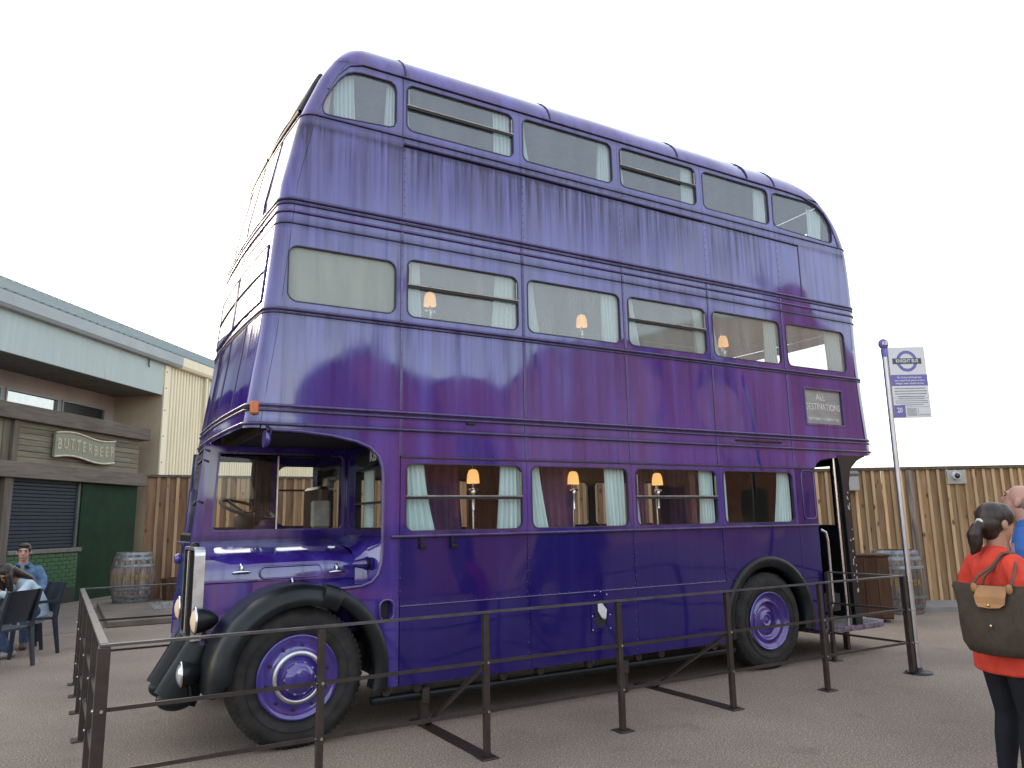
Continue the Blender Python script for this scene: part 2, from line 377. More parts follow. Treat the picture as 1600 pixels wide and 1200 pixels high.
def interp(z, tab):
    if z <= tab[0][0]: return tab[0][1]
    for (a, va), (b, vb) in zip(tab, tab[1:]):
        if z <= b: return va+(vb-va)*(z-a)/(b-a)
    return tab[-1][1]
#BODY#
# ------------------------------------------------------------------ the ground
def sheet(name, mat, pts, z, div=1):
    b = MB(); b.add([(x, y, z) for x, y in pts], [tuple(range(len(pts)))]); o = b.build(name, mat); return struct(o)
sheet('ground', 'ground', [(-250, -250), (250, -250), (250, 250), (-250, 250)], 0)
sheet('path', 'paving', [(.55, 8.0), (1.55, 8.52), (1.62, 9.2), (2.9, 12.2), (3.3, 17), (-8, 2.5), (-4.5, 3.0)], .004)
b = MB(); b.box(1.60, 8.52, 0, 6.5, 12.35, .10, .012); struct(b.build('pavement', 'slab'))
# ------------------------------------------------------------------ studio building with recessed shopfront (local frame: x along wall, y into wall)
HUT = thing('building', 'pale grey and cream clad building behind the kiosk with a metal roof', 'building', (.89, 13.63, 0), atan2(.789, .614))
def H(b, name, mat, parent=None): return b.build(name, mat, parent or HUT, local=True)
for i in range(9):                                        # cream profiled cladding sheets
    x0 = 3.62+i*1.2; x1 = x0+1.194
    prof = []; x = x0; p_ = .149
    while x < x1-.01:
        prof += [(x, 0), (x+.07, 0), (x+.085, .055), (x+.132, .055)]; x += p_
    prof = [q for q in prof if q[0] <= x1]+[(x1, 0)]
    bb = MB(); m = len(prof)
    bb.add([(x, y, z) for z in (0, 5.93) for x, y in prof]+[(x0, .08, 0), (x1, .08, 0), (x0, .08, 5.93), (x1, .08, 5.93)],
           [(k, k+1, m+k+1, m+k) for k in range(m-1)]+[(2*m, 2*m+1, 2*m+3, 2*m+2)])
    H(bb, 'cladding_sheet', 'cladding')
bb = MB(); bb.box(3.40, -.02, 0, 3.60, .03, 5.93, .006); fl = H(bb, 'corner_flashing', 'cladding')
bb = MB()
for z in (.6, 1.1, 1.8, 2.6, 3.3, 4.0, 4.7, 5.3, 5.75): bb.ball((3.47, -.022, z), .018, 6, 4)
o = H(bb, 'rivets', 'seam', fl); o['kind'] = 'stuff'
bb = MB(); bb.box(6.05, -.03, 0, 6.2, -.003, 5.93); H(bb, 'corner_flashing', 'cladding')
bb = MB(); bb.box(5.4, -.10, 0, 5.48, -.02, 5.93, .01); H(bb, 'downpipe', 'cladding')
bb = MB(); bb.box(3.395, .035, 0, 3.50, 1.55, 5.4); bb.box(3.388, .62, 0, 3.394, .64, 5.1); H(bb, 'return_wall', 'tan')
bb = MB(); bb.plate([(-9, 0), (3.39, 0), (3.39, 5.3), (-9, 5.3)], [[(-.36, 4.3), (1.28, 4.3), (1.28, 4.72), (-.36, 4.72)], [(1.40, 4.3), (3.0, 4.3), (3.0, 4.72), (1.40, 4.72)], [(-2.2, 4.3), (-.48, 4.3), (-.48, 4.72), (-2.2, 4.72)]], 1.40, 1.5)
H(bb, 'recess_wall', 'recess')
for x0, x1, g in ((-.36, 1.28, 'winglass'), (1.40, 3.0, 'windark'), (-2.2, -.48, 'winglass')):
    bb = MB(); bb.plate(rr(x0, 4.3, x1, 4.72, .01, 1), [rr(x0+.04, 4.34, x1-.04, 4.68, .01, 1)], 1.37, 1.45); f_ = H(bb, 'window', 'gutter')
    bb = MB(); bb.box(x0+.04, 1.43, 4.34, x1-.04, 1.435, 4.68); H(bb, 'pane', g, f_)
bb = MB(); bb.box(-9, 2.6, 0, 14, 2.7, 5.3); H(bb, 'back_wall', 'white_plate')
for i in range(15):                                      # soffit planks run across the depth of the recess
    bb = MB(); bb.box(-8.6+i*.8, .06, 5.10, -8.6+i*.8+.77, 1.39, 5.13+.004*(i % 2)); H(bb, 'soffit_plank', 'soffit')
for x0, x1 in ((-9, -3.2), (-3.19, .96), (.965, 3.36)):
    bb = MB(); bb.box(x0, -.0, 5.10, x1, .05, 5.94, .004); H(bb, 'fascia_panel', 'fascia')
bb = MB(); bb.tube([(2.62, -.03, 5.94), (2.62, -.03, 5.78), (2.62, -.05, 5.72)], .016, 6); H(bb, 'hook', 'dark')
def gutter(x0, x1, mat):
    bb = MB(); prof = [(.02, 5.95), (-.13, 5.95), (-.17, 6.02), (-.18, 6.26), (-.13, 6.27), (.02, 6.24)]
    bb.loft([[(x, y, z) for y, z in prof] for x in (x0, x1)], True, True, False); H(bb, 'gutter', mat)
gutter(-9, 3.98, 'gutter'); gutter(3.984, 14, 'cladding')
bb = MB(); prof = []
x = -9
while x < 13.9: prof += [(x, 0), (x+.13, 0), (x+.14, .075), (x+.19, .075), (x+.20, 0)]; x += .25
m = len(prof); bb.add([(x, -.10, 6.25+h) for x, h in prof]+[(x, 1.5, 7.14+h) for x, h in prof], [(k, k+1, m+k+1, m+k) for k in range(m-1)])
bb.add([(-9, 1.5, 7.16), (14, 1.5, 7.16), (14, 8, 7.0), (-9, 8, 7.0)], [(0, 1, 2, 3)]); H(bb, 'roof', 'roofm')
bb = MB(); bb.box(-9, 1.42, 7.13, 14, 1.6, 7.20); H(bb, 'ridge_cap', 'gutter')
# ------------------------------------------------------------------ timber kiosk under the recess
KIO = thing('kiosk', 'grey timber kiosk front with navy shutter and green tiled counter', 'kiosk', (.89, 13.63, 0), atan2(.789, .614))
def K(b, name, mat, parent=None): return b.build(name, mat, parent or KIO, local=True)
bb = MB(); bb.box(-8, -.05, 3.80, 2.88, .22, 4.12, .012); K(bb, 'beam', 'beam_h')
bb = MB(); bb.box(-8, -.07, 2.63, 2.84, .22, 2.95, .012); K(bb, 'beam', 'beam_h')
for i in range(7):
    z = 2.95+i*.122; bb = MB(); bb.box(-1.44, .10+.004*(i % 2), z+.004, 2.66, .16, z+.119, .005); K(bb, 'board', 'grey_wood')
for i in range(9):
    x = -1.60-.2*(i+1); bb = MB(); bb.box(x+.005, .09+.004*(i % 2), 2.95, x+.195, .16, 3.80, .005); K(bb, 'board', 'grey_wood_v')
bb = MB(); bb.box(-1.60, .02, 2.951, -1.445, .2, 3.799, .008); K(bb, 'post', 'beam_wood')
bb = MB(); bb.box(-1.72, .0, 0, -1.50, .2, 2.629, .01); K(bb, 'post', 'beam_wood')
for i in range(5):
    x = -1.73-.2*(i+1); bb = MB(); bb.box(x+.005, .1, 0, x+.195, .16, 2.62, .005); K(bb, 'board', 'grey_wood_v')
bb = MB(); bb.box(-8, .23, 0, 2.60, .28, 4.0); K(bb, 'back_panel', 'dark')
for i in range(19):
    z = 1.20+i*.0758; bb = MB(); bb.box(-1.5, .13, z, .52, .155, z+.070, .008); K(bb, 'shutter_slat', 'shutter')
bb = MB(); bb.box(.53, .09, 1.19, .60, .16, 2.62, .006); K(bb, 'shutter_guide', 'ledge')
bb = MB(); bb.box(-1.5, .14, 2.60, .53, .2, 2.63); K(bb, 'shutter_box', 'shutter')
bb = MB(); bb.box(.60, .06, 0, 1.02, .2, 2.62, .006); K(bb, 'door_frame', 'greendark')
bb = MB(); bb.box(1.03, .10, 0, 2.70, .17, 2.62, .006); K(bb, 'green_panel', 'greendark')
bb = MB(); bb.box(-1.5, -.02, 1.09, .64, .2, 1.185, .012); K(bb, 'counter_ledge', 'ledge')
bb = MB(); bb.box(-1.5, .05, .30, .598, .2, 1.088); K(bb, 'tile_backing', 'grout')
bb = MB(); bb.box(-1.5, .03, 0, .598, .2, .298, .006); K(bb, 'plinth', 'dark')
bb = MB(); bb.box(0, 0, 0, .225, .02, .078, .005); t0 = K(bb, 'tile', 'tile'); first = True
for r_ in range(9):
    x = -1.49 - (.115 if r_ % 2 else 0)
    while x < .5:
        xa = max(x, -1.495); ww = min(x+.225, .595)-xa
        if ww > .05:
            if first: t0.location = (xa, .035, .307+r_*.0865); first = False
            else: share(t0, 'tile', KIO, (xa, .035+random.uniform(0, .003), .307+r_*.0865), scale=(ww/.225, 1, 1))
        x += .233
# its hanging sign
SG = thing('kiosk_sign', 'green scroll shaped sign with gilt letters hanging over the kiosk shutter', 'sign', (.89, 13.63, 0), atan2(.789, .614))
def wav(s_): return .05*sin((s_+.45)/2.0*2*pi)
top = [(-.45+2.0*k/24, 3.66+wav(-.45+2.0*k/24)*1.0) for k in range(25)]; bot = [(-.45+2.0*k/24, 3.14+wav(-.45+2.0*k/24)*1.0) for k in range(25)]
bb = MB(); bb.plate(top+bot[::-1], [], .0, .06); SB = bb.build('board', 'signboard', SG, local=True)
bb = MB(); bb.tube([(x, -.005, z) for x, z in top], .022, 6); bb.build('border', 'signrope', SG, local=True)
bb = MB(); bb.tube([(x, -.005, z) for x, z in bot], .022, 6); bb.build('border', 'signrope', SG, local=True)
for i, ch in enumerate('BUTTERBEER'):
    xx = -.34+i*.197+.02; text('letter', ch, .33, 'signtext', SG, Matrix.Translation((xx, -.004, 3.40+wav(xx)*.8)) @ XZ, .004, sx=.72, bold=.004)
# ------------------------------------------------------------------ timber fences, every board and batten a piece
def fence(label, loc, rz, x0, x1, h, pitch, mats, posts=()):
    F = thing('fence', label, 'fence', loc, rz, 'timber fences round the yard')
    bw, tw = pitch*.985, pitch*.32
    bb = MB(); bb.box(-bw/2, 0, .04, bw/2, .022, h-.03, .003); bo = bb.build('board', mats[0], F, local=True)
    bb = MB(); bb.box(-tw/2, -.026, .03, tw/2, -.001, h-.02, .004); ba = bb.build('batten', mats[1], F, local=True)
    n = int((x1-x0)/pitch)
    for i in range(n):
        x = x0+(i+.5)*pitch
        o = bo if i == 0 else share(bo, 'board', F); o.location = (x, random.uniform(0, .004), random.uniform(-.008, .008)); o.rotation_euler = (0, random.uniform(-.003, .003), 0)
        o = ba if i == 0 else share(ba, 'batten', F); o.location = (x+pitch/2+random.uniform(-.014, .014), random.uniform(-.004, 0), random.uniform(-.01, .01)); o.rotation_euler = (0, random.uniform(-.004, .004), 0)
    for z in (.4, h*.5, h-.35):
        bb = MB(); bb.box(x0, .03, z-.05, x1, .08, z+.05); bb.build('crossrail', mats[0], F, local=True)
    bb = MB(); bb.box(x0, -.045, h-.06, x1, .06, h-.003, .004); bb.build('capping', 'beam_wood', F, local=True)
    for p in posts:
        bb = MB(); bb.box(p-.065, -.04, 0, p+.065, .1, h-.062, .005); bb.build('post', 'stave', F, local=True)
    return F
FR = fence('golden vertical board fence on the right behind the bus stop sign', (13.03, 3.05, 0), -atan2(.51, .86), -4.7, 6.5, 2.42, .168, ('board', 'batten'), (1.17, 6.4, -4.6))
FL = fence('darker brown board fence behind the barrel and the bus front', (2.40, 12.52, 0), 0, 0, 14.6, 2.73, .212, ('board_dark', 'batten_dark'))
bb = MB(); v0 = Vector((13.03, 3.05)); dd_ = Vector((.86, -.51)); nn_ = Vector((.51, .86))
def fpt(a, b_): q = v0+dd_*a-nn_*b_; return (q.x, q.y)
b = MB(); pts = [fpt(-4.7, .0), fpt(6.5, .0), fpt(6.5, 1.05), fpt(-4.7, 1.05)]
b.add([(x, y, 0) for x, y in pts]+[(x, y, .07) for x, y in pts], [(4, 5, 6, 7), (0, 1, 5, 4), (1, 2, 6, 5), (2, 3, 7, 6), (3, 0, 4, 7)])
struct(b.build('kerb', 'kerb'))
# dome camera and light box on the right fence
DC = thing('dome_camera', 'white dome camera on a square plate near the top of the fence', 'camera', (13.03, 3.05, 0), -atan2(.51, .86))
def to_f(P): q = Vector((P[0], P[1]))-v0; return q.dot(dd_)
bb = MB(); bb.box(1.84, -.06, 2.09, 2.19, -.028, 2.34, .01); bb.build('plate', 'white_plate', DC, local=True)
bb = MB(); bb.lathe([(.075, 0), (.08, -.03), (.07, -.06)], 18, 'y', (1.99, -.06, 2.24)); bb.build('housing', 'sign_white', DC, local=True)
bb = MB(); bb.ball((1.99, -.115, 2.235), .052, 14, 10); bb.build('dome', 'dome', DC, local=True)
LB = thing('wall_light', 'grey box light fixed to the fence beside the bus rear pillar', 'light fitting', (13.03, 3.05, 0), -atan2(.51, .86))
bb = MB(); bb.box(-.02, -.16, 2.0, .20, -.028, 2.27, .015); bb.build('body', 'white_plate', LB, local=True)
bb = MB(); bb.loft([[(-.03, y, z) for y, z in ((-.17, 2.272), (-.17, 2.31), (-.09, 2.36), (-.028, 2.36), (-.028, 2.272))], [(.21, y, z) for y, z in ((-.17, 2.272), (-.17, 2.31), (-.09, 2.36), (-.028, 2.36), (-.028, 2.272))]], True, True, False); bb.build('hood', 'ledge', LB, local=True)
# ------------------------------------------------------------------ studio buildings behind the photographer (seen only mirrored in the bus)
def stage(name, label, x0, x1, y0, y1, h, ridge, mat):
    B = thing(name, label, 'building', ((x0+x1)/2, (y0+y1)/2, 0), 0, 'studio buildings behind the camera')
    bb = MB(); xm = (x0+x1)/2
    P = [(x0, 0), (x1, 0), (x1, h), (xm, ridge), (x0, h)]
    bb.add([(x, y0, z) for x, z in P]+[(x, y1, z) for x, z in P], [(0, 1, 2, 3, 4), (9, 8, 7, 6, 5), (0, 1, 6, 5), (1, 2, 7, 6), (4, 0, 5, 9)]); bb.build('wall', mat, B)
    bb = MB(); e = .3
    bb.add([(x0-e, y0-e, h), (xm, y0-e, ridge+.15), (x1+e, y0-e, h), (x0-e, y1+e, h), (xm, y1+e, ridge+.15), (x1+e, y1+e, h)], [(0, 1, 4, 3), (1, 2, 5, 4)]); bb.build('roof', 'roofm', B)
    for k in range(int((x1-x0)/5)):
        bb = MB(); xx = x0+2+k*5; bb.box(xx, y1-.05, .8, xx+1.8, y1+.05, 3.0); bb.build('window', 'windark', B)
    return B
stage('workshop', 'low gabled brick workshop with dark windows', 9.5, 16.5, -34, -20, 5.6, 8.2, 'brick')
stage('workshop', 'buff gabled workshop between brick workshop and tall sound stage', 17, 27, -34, -20.5, 7.0, 9.0, 'stage')
stage('sound_stage', 'tall brick sound stage with shallow gable roof', 28, 62, -60, -21, 11.5, 14, 'brick')
stage('workshop', 'long low buff shed with dark windows', -26, 8.5, -40, -24, 2.6, 3.3, 'stage')
# ------------------------------------------------------------------ the bus
BUS = thing('bus', 'tall purple triple decker bus with curtained windows and lit lamps parked behind railings', 'bus', (5.7, 1.145, 0))
W_ = 2.29
XT = [(2.2, 2.035), (2.3, 2.05), (2.65, 2.095), (3.0, 2.145), (3.5, 2.195), (4.3, 2.27), (4.95, 2.41), (5.36, 2.575), (5.56, 2.70), (5.75, 2.87), (5.88, 3.1), (5.94, 3.5)]
XR = [(2.2, 9.50), (2.45, 9.49), (2.7, 9.47), (3.1, 9.44), (3.5, 9.42), (4.26, 9.42), (4.6, 9.41), (4.86, 9.39), (5.0, 9.355), (5.15, 9.29), (5.27, 9.21), (5.38, 9.11), (5.5, 8.96), (5.6, 8.8), (5.75, 8.5), (5.88, 8.1), (5.94, 7.6)]
def xtan(z): return interp(z, XT)
def xrear(z): return interp(z, XR)
def inset(z): return 0 if z <= 5.5 else .75*(1-sqrt(max(0, 1-((z-5.5)/.445)**2)))
def front_out(z, off=0, n=8):
    i = inset(z)-off; r = .115+.6*max(0, i)+off; xt = xtan(z); pts = []
    for k in range(n+1):
        a = pi/2*k/n; pts.append((xt-r*sin(a) if off == 0 else xt-(r)*sin(a), i+r-r*cos(a)))
    m = 10; yc = W_/2; y0 = i+r
    for k in range(1, m):
        y = y0+(W_-2*y0)*k/m; t = (y-yc)/(yc-y0); pts.append((xt-r-.03*(1-t*t), y))
    for k in range(n, -1, -1): x, y = pts[k]; pts.append((x, W_-y))
    return [(x, y, z) for x, y in pts]
def rear_out(z, off=0, n=8):
    i = inset(z)-off; r = .20+.6*max(0, i)+off; xt = xrear(z)-.20; pts = []
    for k in range(n+1):
        a = pi/2*k/n; pts.append((xt+r*sin(a), i+r-r*cos(a)))
    m = 10; yc = W_/2; y0 = i+r
    for k in range(1, m):
        y = y0+(W_-2*y0)*k/m; t = (y-yc)/(yc-y0); pts.append((xt+r+.04*(1-t*t), y))
    for k in range(n, -1, -1): x, y = pts[k]; pts.append((x, W_-y))
    return [(x, y, z) for x, y in pts]
XP = [3.177, 4.383, 5.580, 6.764, 7.946, 9.12]
zA, zB, zC, zE, zF, zG, zH = 4.162, 3.24, 2.461, .935, .335, 5.5, 4.935
def zrange(a, b, n): return [a+(b-a)*k/n for k in range(n+1)]
# front end: one panel per row, rear end likewise, seams between them
def shell(fn, z0, z1, name, mat, n=6, skip=None):
    b = MB(); rings = [fn(z) for z in zrange(z0+.003, z1-.003, n)]
    m = len(rings[0]); vs = [p for r in rings for p in r]; fs = []
    for k in range(n):
        for i in range(m-1):
            if skip and skip(rings[k][i], rings[k+1][i+1]): continue
            fs.append((k*m+i, k*m+i+1, (k+1)*m+i+1, (k+1)*m+i))
    b.add(vs, fs, True); return b.build(name, mat, BUS)
for z0, z1 in ((2.3, zC), (zC, zB), (zB, 3.95), (3.95, zA), (zA, zH), (zH, zG)):
    shell(front_out, z0, z1, 'front_panel', 'purple')
    def sk(a, b, z0=z0):
        ym = (a[1]+b[1])/2; zm = (a[2]+b[2])/2
        return .35 < ym < 1.94 and (3.33 < zm < 3.82 or 4.99 < zm < 5.32)
    shell(rear_out, z0, z1, 'rear_panel', 'purple', 12 if z1-z0 > .5 else 6, sk)
# front windows: bands of glass set proud of the bowed front
def front_glass(z0, z1, ya, yb, gm):
    fr = []; tr_ = .024 if z0 > 5 else .009
    def P(y, z, off):
        r = .115; xt = xtan(z); y0 = r; t = (y-W_/2)/(W_/2-y0); return (xt-r-.03*(1-t*t)-off, y, z)
    e = .035
    ys = zrange(ya, yb, 6); path = [P(y, z0, .006) for y in ys]+[P(yb, z, .006) for z in zrange(z0, z1, 4)[1:]]+[P(y, z1, .006) for y in ys[::-1][1:]]+[P(ya, z, .006) for z in zrange(z0, z1, 4)[::-1][1:]]
    b = MB(); b.tube(path, tr_, 6, cap=False); f = b.build('front_window', 'rubber' if z0 > 5 else 'purple_trim', BUS)
    b = MB(); zs = zrange(z0, z1, 4)
    b.add([P(y, z, .008) for z in zs for y in ys], [(k*7+i, k*7+i+1, (k+1)*7+i+1, (k+1)*7+i) for k in range(4) for i in range(6)], True)
    b.build('pane', gm, f); return f
for z0, z1, g in ((5.02, 5.40, 'glass_front'), (3.32, 3.80, 'glass_front')):
    for ya, yb in ((.16, 1.12), (1.17, 2.13)): front_glass(z0, z1, ya, yb, g)
for ya, yb in ((.16, 1.12), (1.17, 2.13)):                # the glazing bars of the middle pair
    b = MB(); b.tube([(xtan(3.58)-.115-.03*(1-((y-1.145)/1.03)**2)-.010, y, 3.58) for y in zrange(ya, yb, 6)], .010, 6); b.build('glazing_bar', 'rubber', BUS)
for y in (.55, 1.145, 1.74):                              # vertical seams on the front
    for z0, z1 in ((zC+.03, zB-.03), (zA+.02, zH-.02)):
        b = MB(); b.tube([(xtan(z)-.115-.03*(1-((y-1.145)/1.03)**2)-.001, y, z) for z in zrange(z0, z1, 6)], .006, 5); b.build('seam', 'seam', BUS)
# roof
zs = [5.5, 5.54, 5.59, 5.65, 5.71, 5.77, 5.82, 5.865, 5.90, 5.925, 5.94]
rings = [front_out(z)[::-1]+rear_out(z) for z in zs]
b = MB(); b.loft(rings, True, False, True); n_ = len(rings[0]); b.add(rings[-1], [tuple(range(n_))], True)
ROOF = b.build('roof', 'purple', BUS)
for x in (3.20, 4.75, 6.45, 7.55, 8.02):                  # cross seams
    pts = [(x, inset(z)-.002, z) for z in zs]; pts += [(x, W_-y, z) for _, y, z in pts[::-1]]
    b = MB(); b.tube(pts, .009, 6); b.build('roof_seam', 'seam', ROOF)
GUT = [(x, -.006, 5.512) for x in (2.80, 3.2, 5, 7, 8.2)]+[(8.5, -.006, 5.50), (8.74, -.006, 5.445), (8.90, -.004, 5.36), (9.02, -.002, 5.22), (9.10, 0, 5.05), (9.14, 0, 4.93)]
b = MB(); b.tube([(2.50, .002, 5.20), (2.58, -.002, 5.36), (2.68, -.004, 5.47)]+GUT, .011, 6); b.build('gutter', 'purple_trim', ROOF)
# beads that wrap round both ends
def bead(z, r, mat='purple_trim', out_=.004):
    f = front_out(z)[:19]; rr_ = rear_out(z)[:14]
    pts = [(x, y-out_ if i < 8 else y, zz) for i, (x, y, zz) in enumerate(f)][::-1]
    pts[-1] = (pts[-1][0], -out_, z)
    pts = pts+[(x, -out_, z) for x in (XP[0], XP[1], XP[2], XP[3], XP[4])]+[(x, y-out_, zz) for x, y, zz in rr_]
    b = MB(); b.tube(pts, r, 6); return b.build('bead', mat, BUS)
for z, r in ((zH, .008), (zA, .014), (zA-.038, .010), (4.055, .013), (3.955, .007), (zB, .014), (zB-.03, .008), (zC+.018, .013), (zC-.022, .012), (2.335, .014)): bead(z, r)
# nearside panels
def wave_edge(o): return o
def panel(poly, holes=(), mat='purple', name='side_panel', y0=0.0, y1=.03, parent=None):
    b = MB(); b.plate(shrink(poly, .003), holes, y0, y1); return b.build(name, mat, parent or BUS)
def rect(x0, z0, x1, z1): return [(x0, z0), (x1, z0), (x1, z1), (x0, z1)]
WIN = {}
def win_poly(x0, z0, x1, z1, r=.075): return rr(x0, z0, x1, z1, r, 6)
TW = [(XP[i]+.030, 5.005, XP[i+1]-.066, 5.46) for i in range(4)]
MW = [(XP[i]+.045, 3.30, XP[i+1]-.050, 3.820) for i in range(5)]
LW = [(XP[i]+.043, 1.510, XP[i+1]-.045, 2.068) for i in range(4)]
T0p = [(2.452, 5.03), (2.455, 4.99), (2.472, 4.965), (2.51, 4.957), (2.62, 4.962), (3.05, 4.992), (3.095, 5.01), (3.118, 5.06), (3.120, 5.35), (3.105, 5.41), (3.06, 5.44), (2.80, 5.44), (2.72, 5.428), (2.655, 5.395), (2.59, 5.32), (2.52, 5.20), (2.47, 5.10)]
T5p = [(7.94, 5.08), (7.965, 5.02), (8.02, 5.0), (8.96, 4.97), (9.01, 4.985), (9.03, 5.03), (9.035, 5.12), (9.0, 5.25), (8.93, 5.34), (8.84, 5.405), (8.74, 5.445), (8.6, 5.462), (8.02, 5.455), (7.965, 5.43), (7.945, 5.38)]
M0p = win_poly(2.215, 3.305, 3.128, 3.775, .085)
# top row
def left_edge(z0, z1, n=6): return [(xtan(z), z) for z in zrange(z0, z1, n)]
panel([(3.174, zH), (3.174, zG)]+left_edge(zH, zG)[::-1], [T0p])
for i in range(4): panel(rect(XP[i], zH, XP[i+1], zG), [win_poly(*TW[i])])
panel([(XP[4], zH), (9.16, zH), (9.12, 5.1), (9.03, 5.26), (8.92, 5.38), (8.78, 5.47), (8.6, zG), (XP[4], zG)], [T5p])
def row(z0, z1, cols, mat='purple', first=True, last=True):
    if first: panel([(XP[0], z0), (XP[0], z1)]+left_edge(z0, z1)[::-1], mat=mat)
    for i in cols: panel(rect(XP[i], z0, XP[i+1], z1), mat=mat)
    if last: panel([(XP[4], z0)]+[(xrear(z)-.2, z) for z in zrange(z0, z1, 4)]+[(XP[4], z1)], mat=mat)
row(zA, zH, range(4)); row(4.055, zA, range(4)); row(3.955, 4.055, range(4)); row(2.461, zB, range(4), last=False); row(2.335, 2.461, range(4))
panel([(XP[0], zB), (XP[0], 3.955)]+left_edge(zB, 3.955)[::-1], [M0p])
for i in range(4): panel(rect(XP[i], zB, XP[i+1], 3.955), [win_poly(*MW[i])])
panel(rect(XP[4], zB, 9.215, 3.955), [win_poly(*MW[4])])
DP = rr(8.215, 2.62, 8.925, 3.075, .012, 1)
DPi = rr(8.237, 2.642, 8.903, 3.053, .006, 1)
panel([(XP[4], zC), (9.27, zC), (9.235, 3.0), (9.22, zB), (XP[4], zB)], [DP])
# lower deck
for i in range(4):
    panel(rect(XP[i], 2.115, XP[i+1], 2.335)); panel(rect(XP[i], 1.474, XP[i+1], 2.115), [win_poly(*LW[i], r=.07)])
panel([(XP[4], 2.115), (8.30, 2.115), (8.34, 2.17), (8.42, 2.215), (8.56, 2.235), (8.9, 2.26), (9.29, 2.29), (9.285, 2.335), (XP[4], 2.335)])
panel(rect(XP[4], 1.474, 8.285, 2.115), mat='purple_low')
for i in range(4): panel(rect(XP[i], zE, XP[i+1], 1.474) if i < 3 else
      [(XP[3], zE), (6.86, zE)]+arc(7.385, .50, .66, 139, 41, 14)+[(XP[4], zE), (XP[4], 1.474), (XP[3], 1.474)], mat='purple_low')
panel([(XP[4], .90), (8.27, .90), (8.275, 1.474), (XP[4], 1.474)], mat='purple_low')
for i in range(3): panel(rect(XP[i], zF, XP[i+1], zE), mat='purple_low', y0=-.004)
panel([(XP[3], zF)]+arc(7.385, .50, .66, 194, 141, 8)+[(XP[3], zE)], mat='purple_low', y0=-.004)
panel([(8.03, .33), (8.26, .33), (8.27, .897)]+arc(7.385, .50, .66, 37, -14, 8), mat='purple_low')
# arch and body side behind the front wheel, one pressed sheet
archp = [(2.065, 2.335), (2.06, 2.297), (2.2, 2.297), (2.36, 2.292), (2.6, 2.27), (2.80, 2.232), (2.92, 2.185), (2.99, 2.12), (3.025, 2.03), (3.035, 1.95),
         (3.035, 1.40), (3.03, 1.28), (3.0, 1.18), (2.94, 1.125), (2.86, 1.10), (2.70, 1.09)]+arc(2.42, .5, .645, 62, -14, 14)+[(3.174, .34), (3.174, 2.335)]
SL = rr(3.02, .84, 3.12, .985, .045, 4)
panel(archp, [SL], name='arch_panel')
b = MB(); b.tube([(x, -.006, z) for x, z in [(2.66, 1.098), (2.86, 1.108), (2.94, 1.135), (2.995, 1.19), (3.022, 1.28), (3.028, 1.40), (3.028, 1.95), (3.018, 2.03), (2.985, 2.115), (2.915, 2.18), (2.80, 2.226), (2.6, 2.264), (2.36, 2.287), (2.1, 2.292)]], .014, 6); b.build('arch_bead', 'purple_trim', BUS)
b = MB(); b.tube([(x, -.003, z) for x, z in rr(3.012, .832, 3.128, .993, .05, 4)+[(3.128, .94)]], .01, 6); b.build('slot_rim', 'purple_trim', BUS)
b = MB(); b.box(3.0, .05, .82, 3.14, .06, 1.0); b.build('slot_recess', 'dark', BUS)
for x0, x1, y in ((2.068, 8.26, .0),):
    pass
b = MB(); b.tube([(3.10, -.004, 1.474), (8.28, -.004, 1.474)], .015, 6); b.build('bead', 'purple_trim', BUS)
b = MB(); b.tube([(3.18, -.006, zE), (6.74, -.006, zE)], .007, 6); b.build('bead', 'purple_trim', BUS)
b = MB(); b.box(3.18, -.012, 2.105, 8.28, -.001, 2.122, .003); b.build('bead', 'seam', BUS)
b = MB(); b.tube([(3.19, -.012, 4.862), (4.4, -.012, 4.862), (6.76, -.012, 4.84)], .012, 6); b.build('drip_rail', 'seam', BUS)
b = MB(); b.tube([(6.77, -.008, 4.84), (8.35, -.008, 4.83)], .008, 6); b.build('drip_rail', 'seam', BUS)
b = MB(); b.box(8.34, -.004, zA+.02, 8.352, -.001, 4.83); b.build('seam', 'seam', BUS)
# cover strips on the pillars, with their rivets
rv = []
for x in XP[:5]:
    segs = [(zC+.035, zB-.04), (zB+.02, 3.945), (3.965, 4.045), (4.065, zA-.05), (2.12, 2.325), (2.345, zC-.035)] + ([(1.0, 1.46)] if x < 7 else [])
    for z0, z1 in segs:
        wd = .011 if z1 < 1.5 else .013
        b = MB(); b.box(x-wd, -.007, z0, x+wd, -.001, z1, .002); b.build('cover_strip', 'purple_trim' if z0 > 1.5 else 'purple_low', BUS)
        z = z0+.05
        while z < z1: rv += [(x, -.008, z)]; z += .105
    for z in zrange(zA+.06, zH-.05, 9): rv.append((x+.02, -.003, z))
    for z in zrange(zF+.05, 1.4, 12):
        if x < 6: rv.append((x-.022, -.005, z))
for k in range(48):
    x = 3.22+k*.105
    for z in (2.135, zE+.012, zA-.02, zC+.0): rv.append((x, -.018 if z in (zC, zA-.02) else -.008, z))
    if x < 8: rv.append((x, -.008, 5.535-.02))
b = MB()
for p in rv: b.ball(p, (.0055, .004, .0055), 6, 3)
o = b.build('rivets', 'purple_trim', BUS); o['kind'] = 'stuff'
